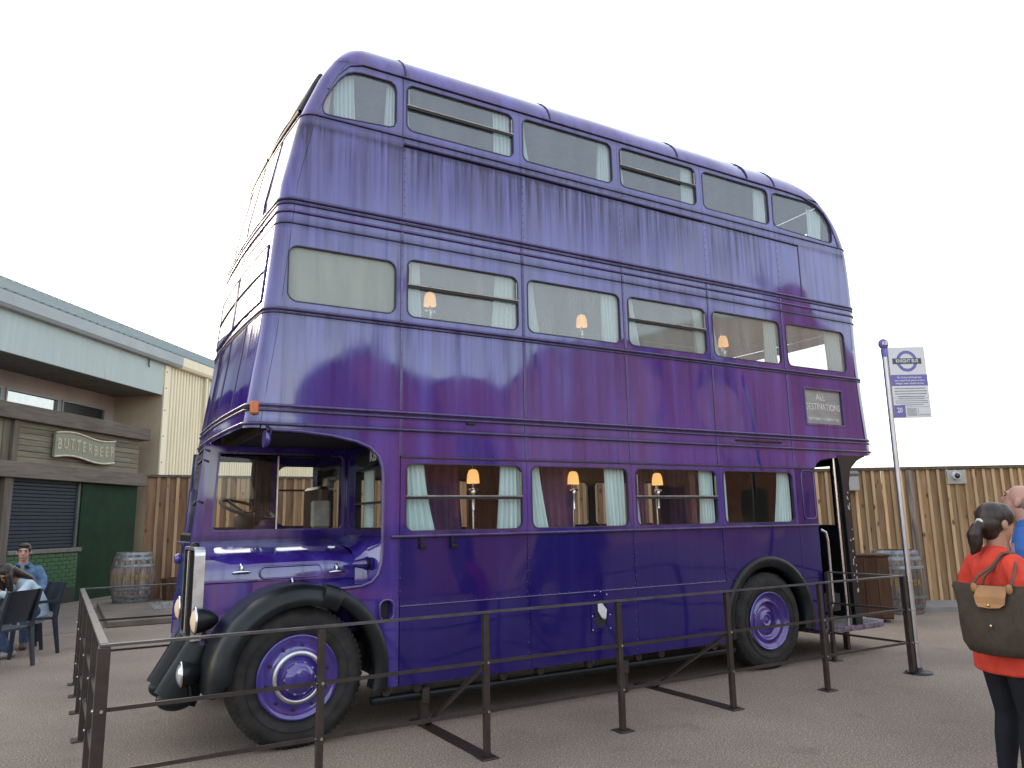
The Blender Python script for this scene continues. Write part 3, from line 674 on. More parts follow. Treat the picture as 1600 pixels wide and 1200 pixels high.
# windows -------------------------------------------------
def window(poly, gm, bar=None, y=.021, lab=None, rim='seam', t=.010):
    b = MB(); b.plate(poly, [shrink(poly, t)], -.004, .028); fo = b.build('window', rim, BUS)
    ip = shrink(poly, t-.003)
    b = MB(); tri = tessellate_polygon([[Vector((p[0], p[1], 0)) for p in ip]]); b.add([(p[0], y, p[1]) for p in ip], [tuple(q) for q in tri]); b.build('pane', gm, fo)
    if bar:
        x0 = min(p[0] for p in poly)+.004; x1 = max(p[0] for p in poly)-.004; z0 = min(p[1] for p in poly); z1 = max(p[1] for p in poly)
        zb = z0+(z1-z0)*bar
        b = MB(); b.box(x0, -.013, zb-.010, x1, .02, zb+.003, .003); b.build('glazing_bar', 'bar', fo)
        b = MB(); b.box(x0+.01, -.006, zb-.030, x1-.01, .010, zb-.0105); b.build('lower_bar', 'rubber', fo)
        for x in (x0+.012, x1-.022):
            b = MB(); b.box(x, -.006, zb+.006, x+.010, .011, z1-.06); b.build('stile', 'bar', fo)
    if lab: fo['label'] = lab
    return fo
window(T0p, 'glass_top'); window(T5p, 'glass_top'); window(M0p, 'glass_frost', lab='frosted blank front window')
for i in range(4): window(win_poly(*TW[i]), 'glass_top', .55 if i in (0, 2) else None)
for i in range(5): window(win_poly(*MW[i]), 'glass_mid', .56 if i in (0, 2) else None)
for i in range(4): window(win_poly(*LW[i], r=.07), 'glass_clear', .52 if i in (0, 2) else None)
b = MB(); p_ = rr(8.045, 1.545, 8.252, 2.09, .05, 5); b.tube([(x, -.003, z) for x, z in p_+p_[:1]], .008, 6, cap=False); b.build('blank_window_bead', 'purple_trim', BUS)
# destination box
b = MB(); b.plate(DP, [DPi], -.008, .05); DB = b.build('destination_box', 'purple_trim', BUS)
b = MB(); b.box(8.22, .026, 2.625, 8.92, .030, 3.07); b.build('blind', 'blind', DB)
text('lettering', 'ALL', .115, 'blind_text', DB, Matrix.Translation((8.54, .023, 2.965)) @ XZ, .002, sx=.85)
text('lettering', 'DESTINATIONS', .115, 'blind_text', DB, Matrix.Translation((8.57, .023, 2.845)) @ XZ, .002, sx=.80)
text('lettering', '(NOTHING UNDERWATER)', .05, 'blind_text', DB, Matrix.Translation((8.57, .023, 2.70)) @ XZ, .002, sx=.9)
b = MB(); b.add([(8.225, .012, 2.63), (8.915, .012, 2.63), (8.915, .012, 3.065), (8.225, .012, 3.065)], [(0, 1, 2, 3)]); b.build('pane', 'glass_clear', DB)
# advert frame rail, catch and flap under the middle deck
b = MB(); b.box(7.04, -.022, 2.385, 7.76, -.002, 2.405, .004); b.build('rail_slot', 'black', BUS)
b = MB(); b.box(3.78, -.022, 2.405, 3.86, -.002, 2.428, .004); b.build('catch', 'black', BUS)
for x in (3.34, 3.62):
    b = MB(); b.box(x, -.03, 1.385, x+.02, -.002, 1.47); b.box(x, -.045, 1.375, x+.05, -.01, 1.40, .004); b.build('bracket', 'black', BUS)
# fuel flap with its riveted plate
FP = rr(5.03, .575, 5.25, .94, .02, 2); FP = [(5.03, .575), (5.25, .575), (5.25, .83)]+arc(5.14, .83, .11, 0, 180, 10)[1:]
b = MB(); b.plate(FP, [[(x, z) for x, z in arc(5.14, .80, .062, 0, 180, 8)+arc(5.14, .67, .062, 180, 360, 8)]], -.014, -.002); FD = b.build('fuel_plate', 'purple_low', BUS)
b = MB(); b.box(5.05, -.0065, .59, 5.23, -.0055, .88); b.build('recess', 'dark', FD)
b = MB(); b.loft([[(5.10, -.02, .84), (5.14, -.03, .83), (5.15, -.012, .82)], [(5.10, -.02, .76), (5.19, -.035, .77), (5.17, -.012, .74)], [(5.14, -.02, .70), (5.18, -.03, .69), (5.17, -.012, .68)]], True, True, False); b.build('rag', 'sign_white', FD)
b = MB()
for x, z in [(5.04, .6), (5.24, .6), (5.04, .72), (5.24, .72), (5.04, .83), (5.24, .83), (5.07, .9), (5.21, .9), (5.14, .93)]: b.ball((x, -.015, z), .006, 6, 3)
o = b.build('rivets', 'sign_white', FD); o['kind'] = 'stuff'
# inside --------------------------------------------------
b = MB()
for z, x0, x1, ya in ((.80, 3.15, 8.25, .66), (2.30, 2.1, 9.35, .045), (4.06, 2.3, 9.3, .045)):
    b.box(x0, ya, z, x1, W_-.045, z+.04)
b.box(3.15, .045, .80, 6.72, .655, .84); b.box(8.05, .045, .80, 8.24, .655, .84)
b.build('deck_floor', 'wood_dark', BUS)
b = MB(); b.box(2.10, .045, 2.275, 9.3, W_-.045, 2.298); b.build('canopy_underside', 'dark', BUS)
lin_holes = [[T0p]+[win_poly(*q) for q in TW]+[T5p], [M0p]+[win_poly(*q) for q in MW], [win_poly(*q) for q in LW]]
for yA, yB, mt, off in ((.036, .042, 'cream', 0), (W_-.045, W_-.036, 'cream', 0)):
    for (z0, z1, x0, x1), hs, lower in (((4.10, 5.50, 2.42, 9.0), lin_holes[0], 0), ((2.34, 4.055, 2.16, 9.18), lin_holes[1], 0), ((1.12 if yA < 1 else .84, 2.27, 3.16, 8.24), lin_holes[2], 1)):
        top_ = [(8.85, z1-.04), (8.6, z1), (2.75, z1), (2.55, z1-.2)] if z1 > 5 else [(x1, z1), (x0, z1)]
        poly = [(x0, z0), (x1, z0)]+([(9.1, 5.0)] if z1 > 5 else [])+top_
        b = MB(); b.plate(poly, [shrink(h, -.012) for h in hs] if yA < 1 or lower else [], yA, yB); b.build('lining', 'wood_dark' if lower else mt, BUS)
# unseen far side skin, upper decks closed to keep sky out of the windows
def farpanel(poly, holes): return panel(poly, holes, 'purple', 'side_panel', W_-.03, W_)
farpanel([(2.06, 2.30), (9.29, 2.30), (9.22, zB), (9.22, 4.06), (2.22, 4.06)], [])
farpanel([(2.22, 4.065), (9.22, 4.065), (9.19, 4.86), (9.12, 5.1), (9.03, 5.26), (8.92, 5.38), (8.78, 5.47), (8.6, zG), (2.66, zG), (2.39, 4.95)], [])
CW = [win_poly(2.06, 1.56, 2.585, 2.235, .09), win_poly(2.715, 1.56, 3.28, 2.20, .12)]
LF = [q for q in LW]; LFp = [win_poly(LF[0][0]+.10, *LF[0][1:], r=.07)]+[win_poly(*q, r=.07) for q in LF[1:]]
farpanel([(1.80, .80), (1.80, .60), (3.3, .34), (9.25, .34), (9.25, 2.296), (1.95, 2.296), (1.86, 1.5)], CW+LFp)
for pl, gm, bar in [(q, 'glass_clear', None) for q in CW+LFp]:
    b = MB(); b.plate(pl, [shrink(pl, .014)], W_-.028, W_+.004); fo = b.build('window', 'rubber', BUS)
    ip = shrink(pl, .010); tri = tessellate_polygon([[Vector((p[0], p[1], 0)) for p in ip]])
    b = MB(); b.add([(p[0], W_-.012, p[1]) for p in ip], [tuple(q) for q in tri]); b.build('pane', gm, fo)
b = MB(); b.box(2.72, W_-.02, 1.93, 3.28, W_+.006, 1.95); b.build('glazing_bar', 'rubber', BUS)
# cross walls inside the saloons
b = MB(); b.box(5.60, 1.2, .84, 5.64, W_-.05, 2.27); b.box(4.75, 1.85, .84, 5.55, 1.9, 2.1); b.build('partition', 'wood_dark', BUS)
b = MB(); b.box(5.62, 1.3, 2.34, 5.66, W_-.05, 4.05); b.box(6.9, 1.75, 2.34, 7.8, 1.79, 3.9); b.build('partition', 'crate_wood', BUS)
b = MB(); b.box(3.145, .045, 2.34, 3.17, W_-.05, 4.05); b.box(3.15, 1.3, 4.1, 3.17, W_-.3, 5.4); b.build('partition', 'cream', BUS)
def curtain(xa, xb, xc, xd, z1, z0, y=.075, mat='curtain', name='curtain', folds=5, amp=.024):
    """top from xa to xb, foot from xc to xd"""
    nu, nv = folds*6, 8; vs = []; ph = random.random()*6
    for j in range(nv+1):
        v = j/nv; l = xa+(xc-xa)*v**1.4; r = xb+(xd-xb)*v**1.4; z = z1+(z0-z1)*v
        for i in range(nu+1):
            u = i/nu; a = 2*pi*folds*u+ph+.5*sin(3*v+u*4)
            vs.append((l+(r-l)*u, y+amp*(.7+.5*v)*sin(a), z))
    b = MB(); m = nu+1
    b.add(vs, [(j*m+i, j*m+i+1, (j+1)*m+i+1, (j+1)*m+i) for j in range(nv) for i in range(nu)], True)
    return b.build(name, mat, BUS, fixn=False)
def pair(q, wl, wr, fl, fr_, y=.075):
    x0, z0, x1, z1 = q
    if wl: curtain(x0-.01, x0+wl, x0-.01, x0+fl, z1+.02, z0-.05, y)
    if wr: curtain(x1-wr, x1+.01, x1-fr_, x1+.01, z1+.02, z0-.05, y)
for q, a in zip(LW, ((.20, .19, .31, .235), (.13, .22, .24, .20), (.055, .17, .11, .18), (.10, .15, .10, .24))): pair(q, a[0], a[1], a[2], a[3])
for q, a in zip(MW, ((.15, .21, .17, .26), (.11, .19, .17, .18), (.12, .13, .22, .10), (.06, .2, .16, .22), (.04, .28, .12, .24))): pair(q, a[0], a[1], a[2], a[3])
for q, a in zip(TW, ((.03, .19, .06, .19), (.06, .13, .13, .17), (.07, .15, .10, .16), (.07, .16, .07, .2))): pair(q, a[0], a[1], a[2], a[3])
curtain(2.56, 2.74, 2.57, 2.76, 5.42, 4.9); curtain(3.05, 3.13, 3.02, 3.13, 5.42, 4.9, folds=3)
curtain(7.93, 7.99, 7.93, 8.02, 5.44, 4.9, folds=2); curtain(8.66, 8.95, 8.63, 8.86, 5.40, 4.9)
for xa, xb, xc, xd, y in ((3.62, 3.98, 3.52, 4.10, .55), (4.78, 5.12, 4.85, 5.16, .40), (5.95, 6.10, 5.92, 6.12, .42), (6.9, 7.2, 6.88, 7.22, .9), (7.1, 7.5, 7.1, 7.5, 1.5)):
    curtain(xa, xb, xc, xd, 2.2, .86, y, 'drape', 'drape', 4, .03)
def lamp(x, z, y=.36, floor=.84):
    b = MB(); b.tube([(x+.03, y+.06, floor), (x+.03, y+.06, z+.25)], .012, 8); L_ = b.build('wall_lamp', 'chrome', BUS)
    b = MB(); b.tube([(x+.03, y+.05, z-.13), (x, y, z-.14), (x, y, z-.06)], .012, 8); b.lathe([(.02, z-.30), (.014, z-.28), (.02, z-.16), (.035, z-.12), (.01, z-.10)], 10, 'z', (x, y, 0)); b.box(x-.05, y-.008, z-.125, x+.05, y+.008, z-.105); b.build('arm', 'chrome', L_)
    b = MB(); b.lathe([(.058, z-.06), (.057, z-.03), (.052, z+.02), (.040, z+.055), (.022, z+.066)], 16, 'z', (x, y, 0), cap=False); b.build('lamp_shade', 'shade', L_)
    return L_
for x in (4.03, 5.14, 6.22): lamp(x, 1.985)
for x in (3.60, 5.31, 7.34): lamp(x, 3.60, .36, 2.34)
# open nearside front: bulkhead, cab, bonnet ---------------
BWp = rr(.14, 1.53, .85, 2.06, .04, 3)
def yzplate(outer, holes, x0, x1):
    b = MB(); b.plate(outer, holes, x0, x1); b.v = [(y, x, z) for x, y, z in b.v]; return b
BW2 = rr(1.30, 1.53, 2.05, 2.15, .06, 3)
yzplate([(.032, .5), (2.25, .5), (2.25, 2.27), (.032, 2.27)], [BWp, BW2], 3.10, 3.14).build('bulkhead', 'purple_low', BUS)
for pl in (BWp, BW2):
    fo = yzplate(pl, [shrink(pl, .02)], 3.088, 3.142).build('window', 'black', BUS)
    y0_, y1_ = min(p[0] for p in pl)+.015, max(p[0] for p in pl)-.015
    b = MB(); b.add([(3.115, y0_, 1.545), (3.115, y1_, 1.545), (3.115, y1_, 2.05), (3.115, y0_, 2.05)], [(0, 1, 2, 3)]); b.build('pane', 'glass_clear', fo)
b = MB(); b.box(3.08, .14, 1.745, 3.11, .85, 1.765); b.build('glazing_bar', 'rubber', BUS)
curt = MB(); vs = []
for j in range(9):
    for i in range(31): u = i/30; vs.append((3.18+.014*sin(2*pi*5*u), .62+.22*u, 2.1-.6*j/8))
curt.add(vs, [(j*31+i, j*31+i+1, (j+1)*31+i+1, (j+1)*31+i) for j in range(8) for i in range(30)], True); curt.build('curtain', 'curtain', BUS, fixn=False)
NB = yzplate([(.5+.32*cos(2*pi*k/24), 2.145+.085*sin(2*pi*k/24)) for k in range(24)][::-1], [], 3.075, 3.098).build('number_plate', 'black', BUS)
mk = Matrix(((0, 0, -1, 3.073), (-1, 0, 0, .36), (0, 1, 0, 2.145), (0, 0, 0, 1)))
text('lettering', 'KB', .13, 'blind_text', NB, mk, .002)
# cab
CP = [(1.795, 1.0), (3.10, 1.0), (3.10, 2.274), (1.875, 2.274), (1.815, 1.45)]
CH = rr(1.925, 1.535, 3.085, 2.22, .05, 4); CH = [(max(p[0], 1.925+(p[1]-1.535)*.055) if p[0] < 2.2 else p[0], p[1]) for p in CH]
panel(CP, [CH], 'purple', 'cab_side', 1.15, 1.18)
b = MB(); b.plate(CH, [shrink(CH, .016)], 1.143, 1.185); CWN = b.build('cab_window', 'purple_trim', BUS)
ip = shrink(CH, .012); tri = tessellate_polygon([[Vector((p[0], p[1], 0)) for p in ip]])
b = MB(); b.add([(p[0], 1.165, p[1]) for p in ip], [tuple(q) for q in tri]); b.build('pane', 'glass_clear', CWN)
b = MB(); b.box(2.47, 1.158, 1.55, 2.482, 1.172, 2.21); b.build('glazing_bar', 'alu', CWN)
# cab front below the screen, raked pillars, header
b = MB(); b.loft([[(1.74, 1.15, .62), (1.72, 1.6, .62), (1.80, 2.2, .62), (1.9, 2.29, .62)], [(1.80, 1.15, 1.44), (1.78, 1.6, 1.44), (1.86, 2.2, 1.44), (1.95, 2.29, 1.44)]], False, False); b.build('cab_front', 'purple', BUS)
for (x0, z0), (x1, z1), y in (((1.81, 1.43), (1.875, 2.285), 1.165), ((1.90, 1.43), (1.95, 2.285), 2.255)):
    b = MB(); b.tube([(x0, y, z0), (x1, y, z1)], .035, sq=True); b.build('windscreen_pillar', 'purple', BUS)
b = MB(); b.add([(1.80, 1.19, 1.45), (1.88, 2.24, 1.45), (1.93, 2.24, 2.27), (1.86, 1.19, 2.27)], [(0, 1, 2, 3)]); b.build('windscreen', 'glass_clear', BUS)
b = MB(); b.box(1.80, 1.16, 1.425, 1.9, 2.2, 1.45, .005); b.build('windscreen_sill', 'purple_trim', BUS)
for z in (1.78, 2.13, 2.22):                              # hinges and wiper gear on the screen pillar
    b = MB(); b.tube([(1.83+(z-1.43)*.075, 1.12, z), (1.78+(z-1.43)*.075, 1.14, z+.02), (1.76+(z-1.43)*.07, 1.2, z-.02)], .010, 6); b.build('hinge', 'black', BUS)
b = MB(); b.tube([(1.79, 1.3, 2.2), (1.775, 1.24, 2.05), (1.765, 1.2, 1.88)], .007, 6); b.build('wiper', 'black', BUS)
b = MB(); b.box(1.82, 1.19, .98, 3.1, 2.25, 1.02); b.build('cab_floor', 'dark', BUS)
b = MB(); b.box(1.83, 1.19, 1.40, 2.02, 2.25, 1.53, .02); b.build('dashboard', 'black', BUS)
SW = Vector((2.33, 1.70, 1.735)); ax = Vector((.26, -.30, 1)).normalized(); e1 = Vector((1, 0, -.26)).normalized(); e2 = ax.cross(e1)
b = MB(); b.tube([SW+.25*(cos(2*pi*k/32)*e1+sin(2*pi*k/32)*e2) for k in range(33)], .015, 8, cap=False); STW = b.build('steering_wheel', 'rubber', BUS)
for k in range(4):
    a = pi/4+k*pi/2; b = MB(); b.tube([SW-.04*ax, SW+.245*(cos(a)*e1+sin(a)*e2)], .013, 6); b.build('spoke', 'black', STW)
b = MB(); b.lathe([(.03, 1.0), (.032, 1.50), (.05, 1.52), (.085, 1.56), (.09, 1.64), (.075, 1.68), (.03, 1.70), (.022, 1.72)], 16, 'z', (2.31, 1.70, 0)); b.tube([(2.31, 1.70, 1.62), (2.44, 1.72, 1.62)], .04, 8); b.build('steering_column', 'rubber', BUS)
b = MB(); b.box(2.72, 1.5, 1.02, 3.05, 2.05, 1.42, .03); b.box(2.95, 1.5, 1.42, 3.06, 2.05, 1.95, .03); b.build('driver_seat', 'wood_dark', BUS)
b = MB(); b.box(2.80, 1.19, 1.55, 2.98, 1.25, 1.80, .02); b.build('cab_locker', 'cream', BUS)
b = MB()
for k in range(46):                                       # dark fringed tassel hanging from the cab ceiling
    a = random.random()*2*pi; q = sqrt(random.random()); x = 2.42+.085*q*cos(a); y = 1.55+.085*q*sin(a); l = random.uniform(.28, .62)
    b.tube([(2.42, 1.55, 2.27), (2.42+(x-2.42)*.9, 1.55+(y-1.55)*.9, 2.17), (x, y, 2.02), (x+random.uniform(-.02, .02), y, 2.25-l)], [.010, .020, .020, .006], 5)
b.build('hanging_fringe', 'hair_tassel', BUS)
# bonnet
def bon(x, y0, z0, zt, sh):
    return [(x, y0, z0), (x, y0, zt-.15), (x, y0+.006, zt-.125), (x, y0+.020, zt-.102), (x, y0+.042, zt-.082), (x, y0+.072, zt-.065), (x, y0+.11, zt-.050), (x, y0+.16, zt-.036), (x, y0+.23, zt-.020), (x, y0+.33, zt), (x, .85, zt+.026), (x, 1.0, zt+.042), (x, 1.148, zt+.056)]
b = MB(); b.loft([bon(1.775, .40, 1.165, 1.40, 0), bon(2.2, .395, 1.16, 1.405, 0), bon(2.7, .385, 1.155, 1.405, 0), bon(2.93, .375, 1.15, 1.40, 0)], False, False)
BON = b.build('bonnet', 'purple', BUS)
def flare(x, y0, zt, zb): return [(x, y0, zb), (x, y0, zt-.2), (x, y0+.03, zt-.11), (x, y0+.08, zt-.05), (x, y0+.16, zt-.02), (x, y0+.3, zt), (x, .8, zt+.005), (x, 1.0, zt+.005), (x, 1.148, zt)]
b = MB(); b.loft([flare(2.936, .375, 1.40, 1.10), flare(2.99, .33, 1.41, 1.10), flare(3.03, .24, 1.43, 1.10), flare(3.07, .12, 1.46, 1.10), flare(3.10, .035, 1.48, 1.10)], False, False); b.build('scuttle', 'purple', BUS)
b = MB(); b.box(1.775, .405, .72, 3.09, .425, 1.158, .003); b.build('bonnet_side', 'purple', BUS)
b = MB(); b.box(2.0, .42, .60, 3.1, 1.1, .72); b.build('engine_undertray', 'dark', BUS)
b = MB(); b.box(2.70, .02, 1.075, 3.10, .42, 1.095, .004); b.build('wing_ledge', 'purple_trim', BUS)
b = MB(); p_ = rr(2.18, 1.185, 2.66, 1.275, .044, 6)
yb = .393
b.tube([(x, yb, z-.008) for x, z in p_+p_[:1]], .009, 6, cap=False); b.build('badge_outline', 'purple', BON)
for x, z in ((2.04, 1.235), (2.78, 1.205)):
    b = MB(); b.tube([(x-.065, .355, z), (x-.03, .35, z+.004), (x+.03, .35, z+.004), (x+.065, .355, z)], [.008, .013, .013, .008], 8); b.tube([(x, .39, z), (x, .352, z+.01), (x, .36, z+.045), (x, .385, z+.055)], .013, 8); b.build('handle', 'chrome', BON)
b = MB(); b.tube([(2.43, .39, 1.17), (2.43, .375, 1.15), (2.43, .37, 1.09)], .010, 6); b.build('catch', 'chrome', BON)
b = MB(); b.lathe([(.016, -.115), (.028, -.09), (.044, -.02), (.048, .0), (.048, .05)], 14, 'x', (2.985, .25, 1.265)); b.build('side_lamp', 'purple', BUS)
b = MB(); b.lathe([(.053, -.004), (.055, .006), (.053, .016)], 14, 'x', (2.985, .25, 1.265)); b.build('side_lamp_rim', 'black', BUS)
# radiator
RP = [(.38, .76), (.94, .76), (.94, 1.36)]+arc(.88, 1.37, .06, 0, 90, 4)[1:]+arc(.44, 1.37, .06, 90, 180, 4)+[]
yzplate(RP, [shrink(RP, .022)], 1.703, 1.778).build('radiator', 'alu', BUS); RAD = bpy.data.objects['radiator']
b = MB(); b.box(1.735, .40, .78, 1.75, .92, 1.40); b.build('core', 'dark', RAD)
for k in range(12):
    y = .412+k*.043; b = MB(); b.box(1.706, y, .79, 1.733, y+.012, 1.395); b.build('grille_slat', 'black', RAD)
b = MB(); b.box(1.692, .645, .79, 1.735, .672, 1.40, .004); b.build('centre_bar', 'chrome', RAD)
b = MB(); b.lathe([(.035, 1.43), (.035, 1.45), (.02, 1.46)], 12, 'z', (1.74, .66, 0)); b.build('filler_cap', 'black', RAD)
b = MB(); b.lathe([(.03, -.03), (.045, 0), (.03, .02)], 12, 'x', (1.67, 1.0, 1.33)); b.build('badge', 'purple', BUS)
# dumb irons: two long black covered horns in front of the axle
for y, dz in ((.50, 0), (1.0, 0)):
    rings = []
    for t in zrange(0, 1, 7):
        x = 1.87-.235*t; z = .84-.49*t; hw = .085+.012*sin(pi*t); hh = .13+.05*t
        rings.append([(x+hh*.8*cos(a), y+hw*sin(a), z-hh*.38*cos(a)) for a in [2*pi*k/16 for k in range(16)]])
    b = MB(); b.loft(rings); x, z = 1.645, .365
    b.ball((x, y, z-.01), (.138, .088, .085), 18, 12); b.build('dumb_iron', 'black', BUS)
# lamps
def lamp_front(name, x, y, z, r, lens):
    b = MB(); b.lathe([(r, 0), (r*1.0, .02), (r*.92, .06), (r*.65, .12), (r*.25, .155)], 20, 'x', (x, y, z)); L_ = b.build(name, 'black', BUS)
    b = MB(); b.tube([(x-.002, y+r*cos(a), z+r*sin(a)) for a in [2*pi*k/24 for k in range(25)]], .010, 6, cap=False); b.build('rim', 'chrome', L_)
    b = MB(); b.lathe([(r*.95, -.004), (r*.7, -.022), (r*.3, -.032), (.005, -.034)], 20, 'x', (x, y, z), cap=False); b.build('lens', lens, L_)
    b = MB(); b.tube([(x+.06, y, z-r*.7), (x+.08, y, z-r-.08)], .014, 6); b.build('bracket', 'black', L_)
lamp_front('headlamp', 1.715, .27, .915, .088, 'lens'); lamp_front('headlamp', 1.715, 1.15, .93, .088, 'lens')
lamp_front('fog_lamp', 1.655, .385, .535, .085, 'lens_off')
# front wing: domed black mudguard
def wing(name, cx, cz, r0, a0, a1, ya, yb, round_=.05):
    rings = []
    for k in range(25):
        a = radians(a0+(a1-a0)*k/24); tip = min(1, k/3+.35) if a0 > a1 else 1
        ring = []
        for (dr, y) in [(-.10, yb), (0.0, yb), (.0, ya+.14), (-.012, ya+.075), (-.04, ya+.03), (-.085, ya+.005), (-.145, ya), (-.15, ya+.012), (-.09, ya+.02), (-.05, ya+.045), (-.025, ya+.085), (-.016, ya+.14)]:
            ring.append((cx+(r0+dr*tip)*cos(a), y if y > ya+.15 else ya+(y-ya)+(1-tip)*.06, cz+(r0+dr*tip)*sin(a)))
        rings.append(ring)
    b = MB(); b.loft(rings, True, True, True); return b.build(name, 'black', BUS)
MG = wing('mudguard', 2.42, .5, .645, 188, 62, -.055, .42)
b = MB(); b.add([], [])
rings = []
for k in range(17):
    a = radians(66-82*k/16); rings.append([(2.42+r*cos(a), y, .5+r*sin(a)) for r, y in ((.66, -.004), (.652, -.05), (.60, -.055), (.555, -.045), (.55, .10), (.64, .10))])
b = MB(); b.loft(rings, True, True, True); b.build('mudguard', 'black', BUS)
rings = []
for k in range(7):
    a = radians(76-14*k/6); rings.append([(2.42+r*cos(a), y, .5+r*sin(a)) for r, y in ((.665, .08), (.663, -.03), (.61, -.066), (.50, -.068), (.50, -.03))])
b = MB(); b.loft(rings, True, True, True); b.build('mudguard_joint', 'black', BUS)
def liner(cx, r, y0, y1):
    b = MB(); b.loft([[(x, y, z) for y in (y0, y1) for x, z in [None]] if False else [(x, y, z) for x, z in arc(cx, .5, r, -8, 188, 20)] for y in (y0, y1)], False, False)
    b.plate(arc(cx, .5, r, -8, 188, 20), [], y1, y1+.01); b.build('wheel_arch_liner', 'dark', BUS)
liner(2.42, .60, .03, .42)
# rear arch
rings = []
for k in range(25):
    a = radians(193-206*k/24); rings.append([(7.385+r*cos(a), y, .50+r*sin(a)) for r, y in ((.665, -.003), (.66, -.035), (.62, -.045), (.56, -.02), (.545, .0), (.545, .12), (.66, .12))])
b = MB(); b.loft(rings, True, True, True); b.build('mudguard', 'black', BUS)
liner(7.385, .575, .05, .64)
# wheels
def tyre_mb(cx, y0, R):
    b = MB(); w_ = .235
    prof = [(.30, .012), (.36, -.012), (.42, -.018), (.455, -.006), (.478, .015), (R, .035), (R+.001, w_/2), (R, w_-.035), (.478, w_-.015), (.44, w_), (.30, w_-.02)]
    b.lathe(prof, 64, 'y', (cx, y0, R), cap=False)
    for k in range(72):                                   # shoulder lugs
        a = 2*pi*k/72; a2 = a+.045
        P = lambda r, an, y: (cx+r*cos(an), y0+y, R+r*sin(an))
        b.add([P(.452, a, -.012), P(.452, a2, -.012), P(R+.006, a2, .028), P(R+.006, a, .028), P(R+.006, a, .09), P(R+.006, a2, .09), P(.447, a, .01), P(.447, a2, .01)],
              [(0, 1, 2, 3), (3, 2, 5, 4), (0, 3, 6), (1, 7, 2)])
    return b
def wheel(cx, y0, front):
    R = .492
    T = tyre_mb(cx, y0, R); root = T.build('wheel', 'tyre', BUS)
    root.name = 'wheel'; o = (cx, y0, R)
    b = MB(); b.tube([(cx+.372*cos(2*pi*k/48), y0-.017, R+.372*sin(2*pi*k/48)) for k in range(49)], .005, 5, cap=False); b.build('sidewall_ring', 'tyre', root)
    if front:
        b = MB(); b.lathe([(.300, .002), (.297, -.014), (.285, -.016), (.272, .002), (.262, .005), (.250, .001), (.242, .008), (.205, -.002), (.196, -.006), (.150, -.010), (.14, .02), (.05, .02)], 48, 'y', o, cap=False); b.build('rim', 'purple', root)
        b = MB(); b.lathe([(.190, -.008), (.186, -.022), (.166, -.030), (.154, -.024), (.150, -.008)], 48, 'y', o, cap=False); b.build('trim_ring', 'alu', root)
        b = MB(); b.lathe([(.150, .0), (.125, -.012), (.115, -.045), (.095, -.075), (.06, -.085), (.045, -.10), (.0, -.10)], 32, 'y', o, cap=False); b.build('hub', 'purple', root)
        b = MB(); b.lathe([(.068, -.083), (.06, -.095), (.05, -.1), (.0, -.104)], 24, 'y', (cx, y0, R+.015), cap=False); b.build('hub_cap', 'purple', root)
        for k in range(10):
            a = 2*pi*k/10+.2; b = MB(); b.ball((cx+.222*cos(a), y0-.001, R+.222*sin(a)), (.013, .006, .013), 8, 4); b.build('vent_hole', 'dark', root)
        for k in range(10):
            a = 2*pi*k/10; b = MB(); b.tube([(cx+.108*cos(a), y0-.02, R+.108*sin(a)), (cx+.108*cos(a), y0-.058, R+.108*sin(a))], .011, 6); b.build('wheel_nut', 'chrome', root)
    else:
        b = MB(); b.lathe([(.300, .002), (.297, -.012), (.285, -.014), (.270, .01), (.235, .035), (.222, .030), (.205, .016), (.190, .014), (.180, .04), (.155, .065), (.145, .058), (.12, .05), (.075, .050), (.068, .036), (.052, .032), (.044, .05), (.028, .045), (.0, .04)], 48, 'y', o, cap=False); b.build('rim', 'purple', root)
    return root
for cx, f in ((2.400, True), (7.385, False)): wheel(cx, .025, f)
for cx in (2.40, 7.385):
    tyre_mb(cx, W_-.26, .492).build('wheel', 'tyre', BUS)
# underside
b = MB(); b.box(2.3, .35, .45, 9.0, .45, .65); b.box(2.3, 1.8, .45, 9.0, 1.9, .65); b.box(3.2, .25, .62, 8.3, 2.1, .79); b.box(3.5, 1.0, .3, 5.6, 1.7, .6); b.tube([(2.4, .25, .49), (2.4, 2.1, .49)], .06, 8); b.tube([(7.385, .3, .49), (7.385, 2.1, .49)], .10, 8); b.build('chassis', 'dark', BUS)
b = MB(); b.tube([(2.99, .10, .235), (6.9, .10, .235)], .033, 10); PIPE = b.build('side_pipe', 'black', BUS)
for x in (3.10, 3.36, 4.15, 4.52, 5.05, 5.62, 5.9, 6.6):
    b = MB(); b.tube([(x, .10, .27), (x, .12, .40)], .018, 6); b.lathe([(.038, -.01), (.045, .01), (.045, .03)], 10, 'y', (x, .07, .30)); b.build('bracket', 'rail', PIPE)
for x in (3.42, 5.44):
    b = MB(); b.box(x-.03, .05, .005, x+.03, .13, .20, .005); b.box(x-.025, .03, .17, x+.035, .14, .30, .01); b.build('jack_stand', 'rail', PIPE)
b = MB(); b.box(8.28, .05, .02, 8.34, .12, .35); b.box(9.0, .3, .005, 9.05, .36, .3); b.build('platform_leg', 'rail', BUS)
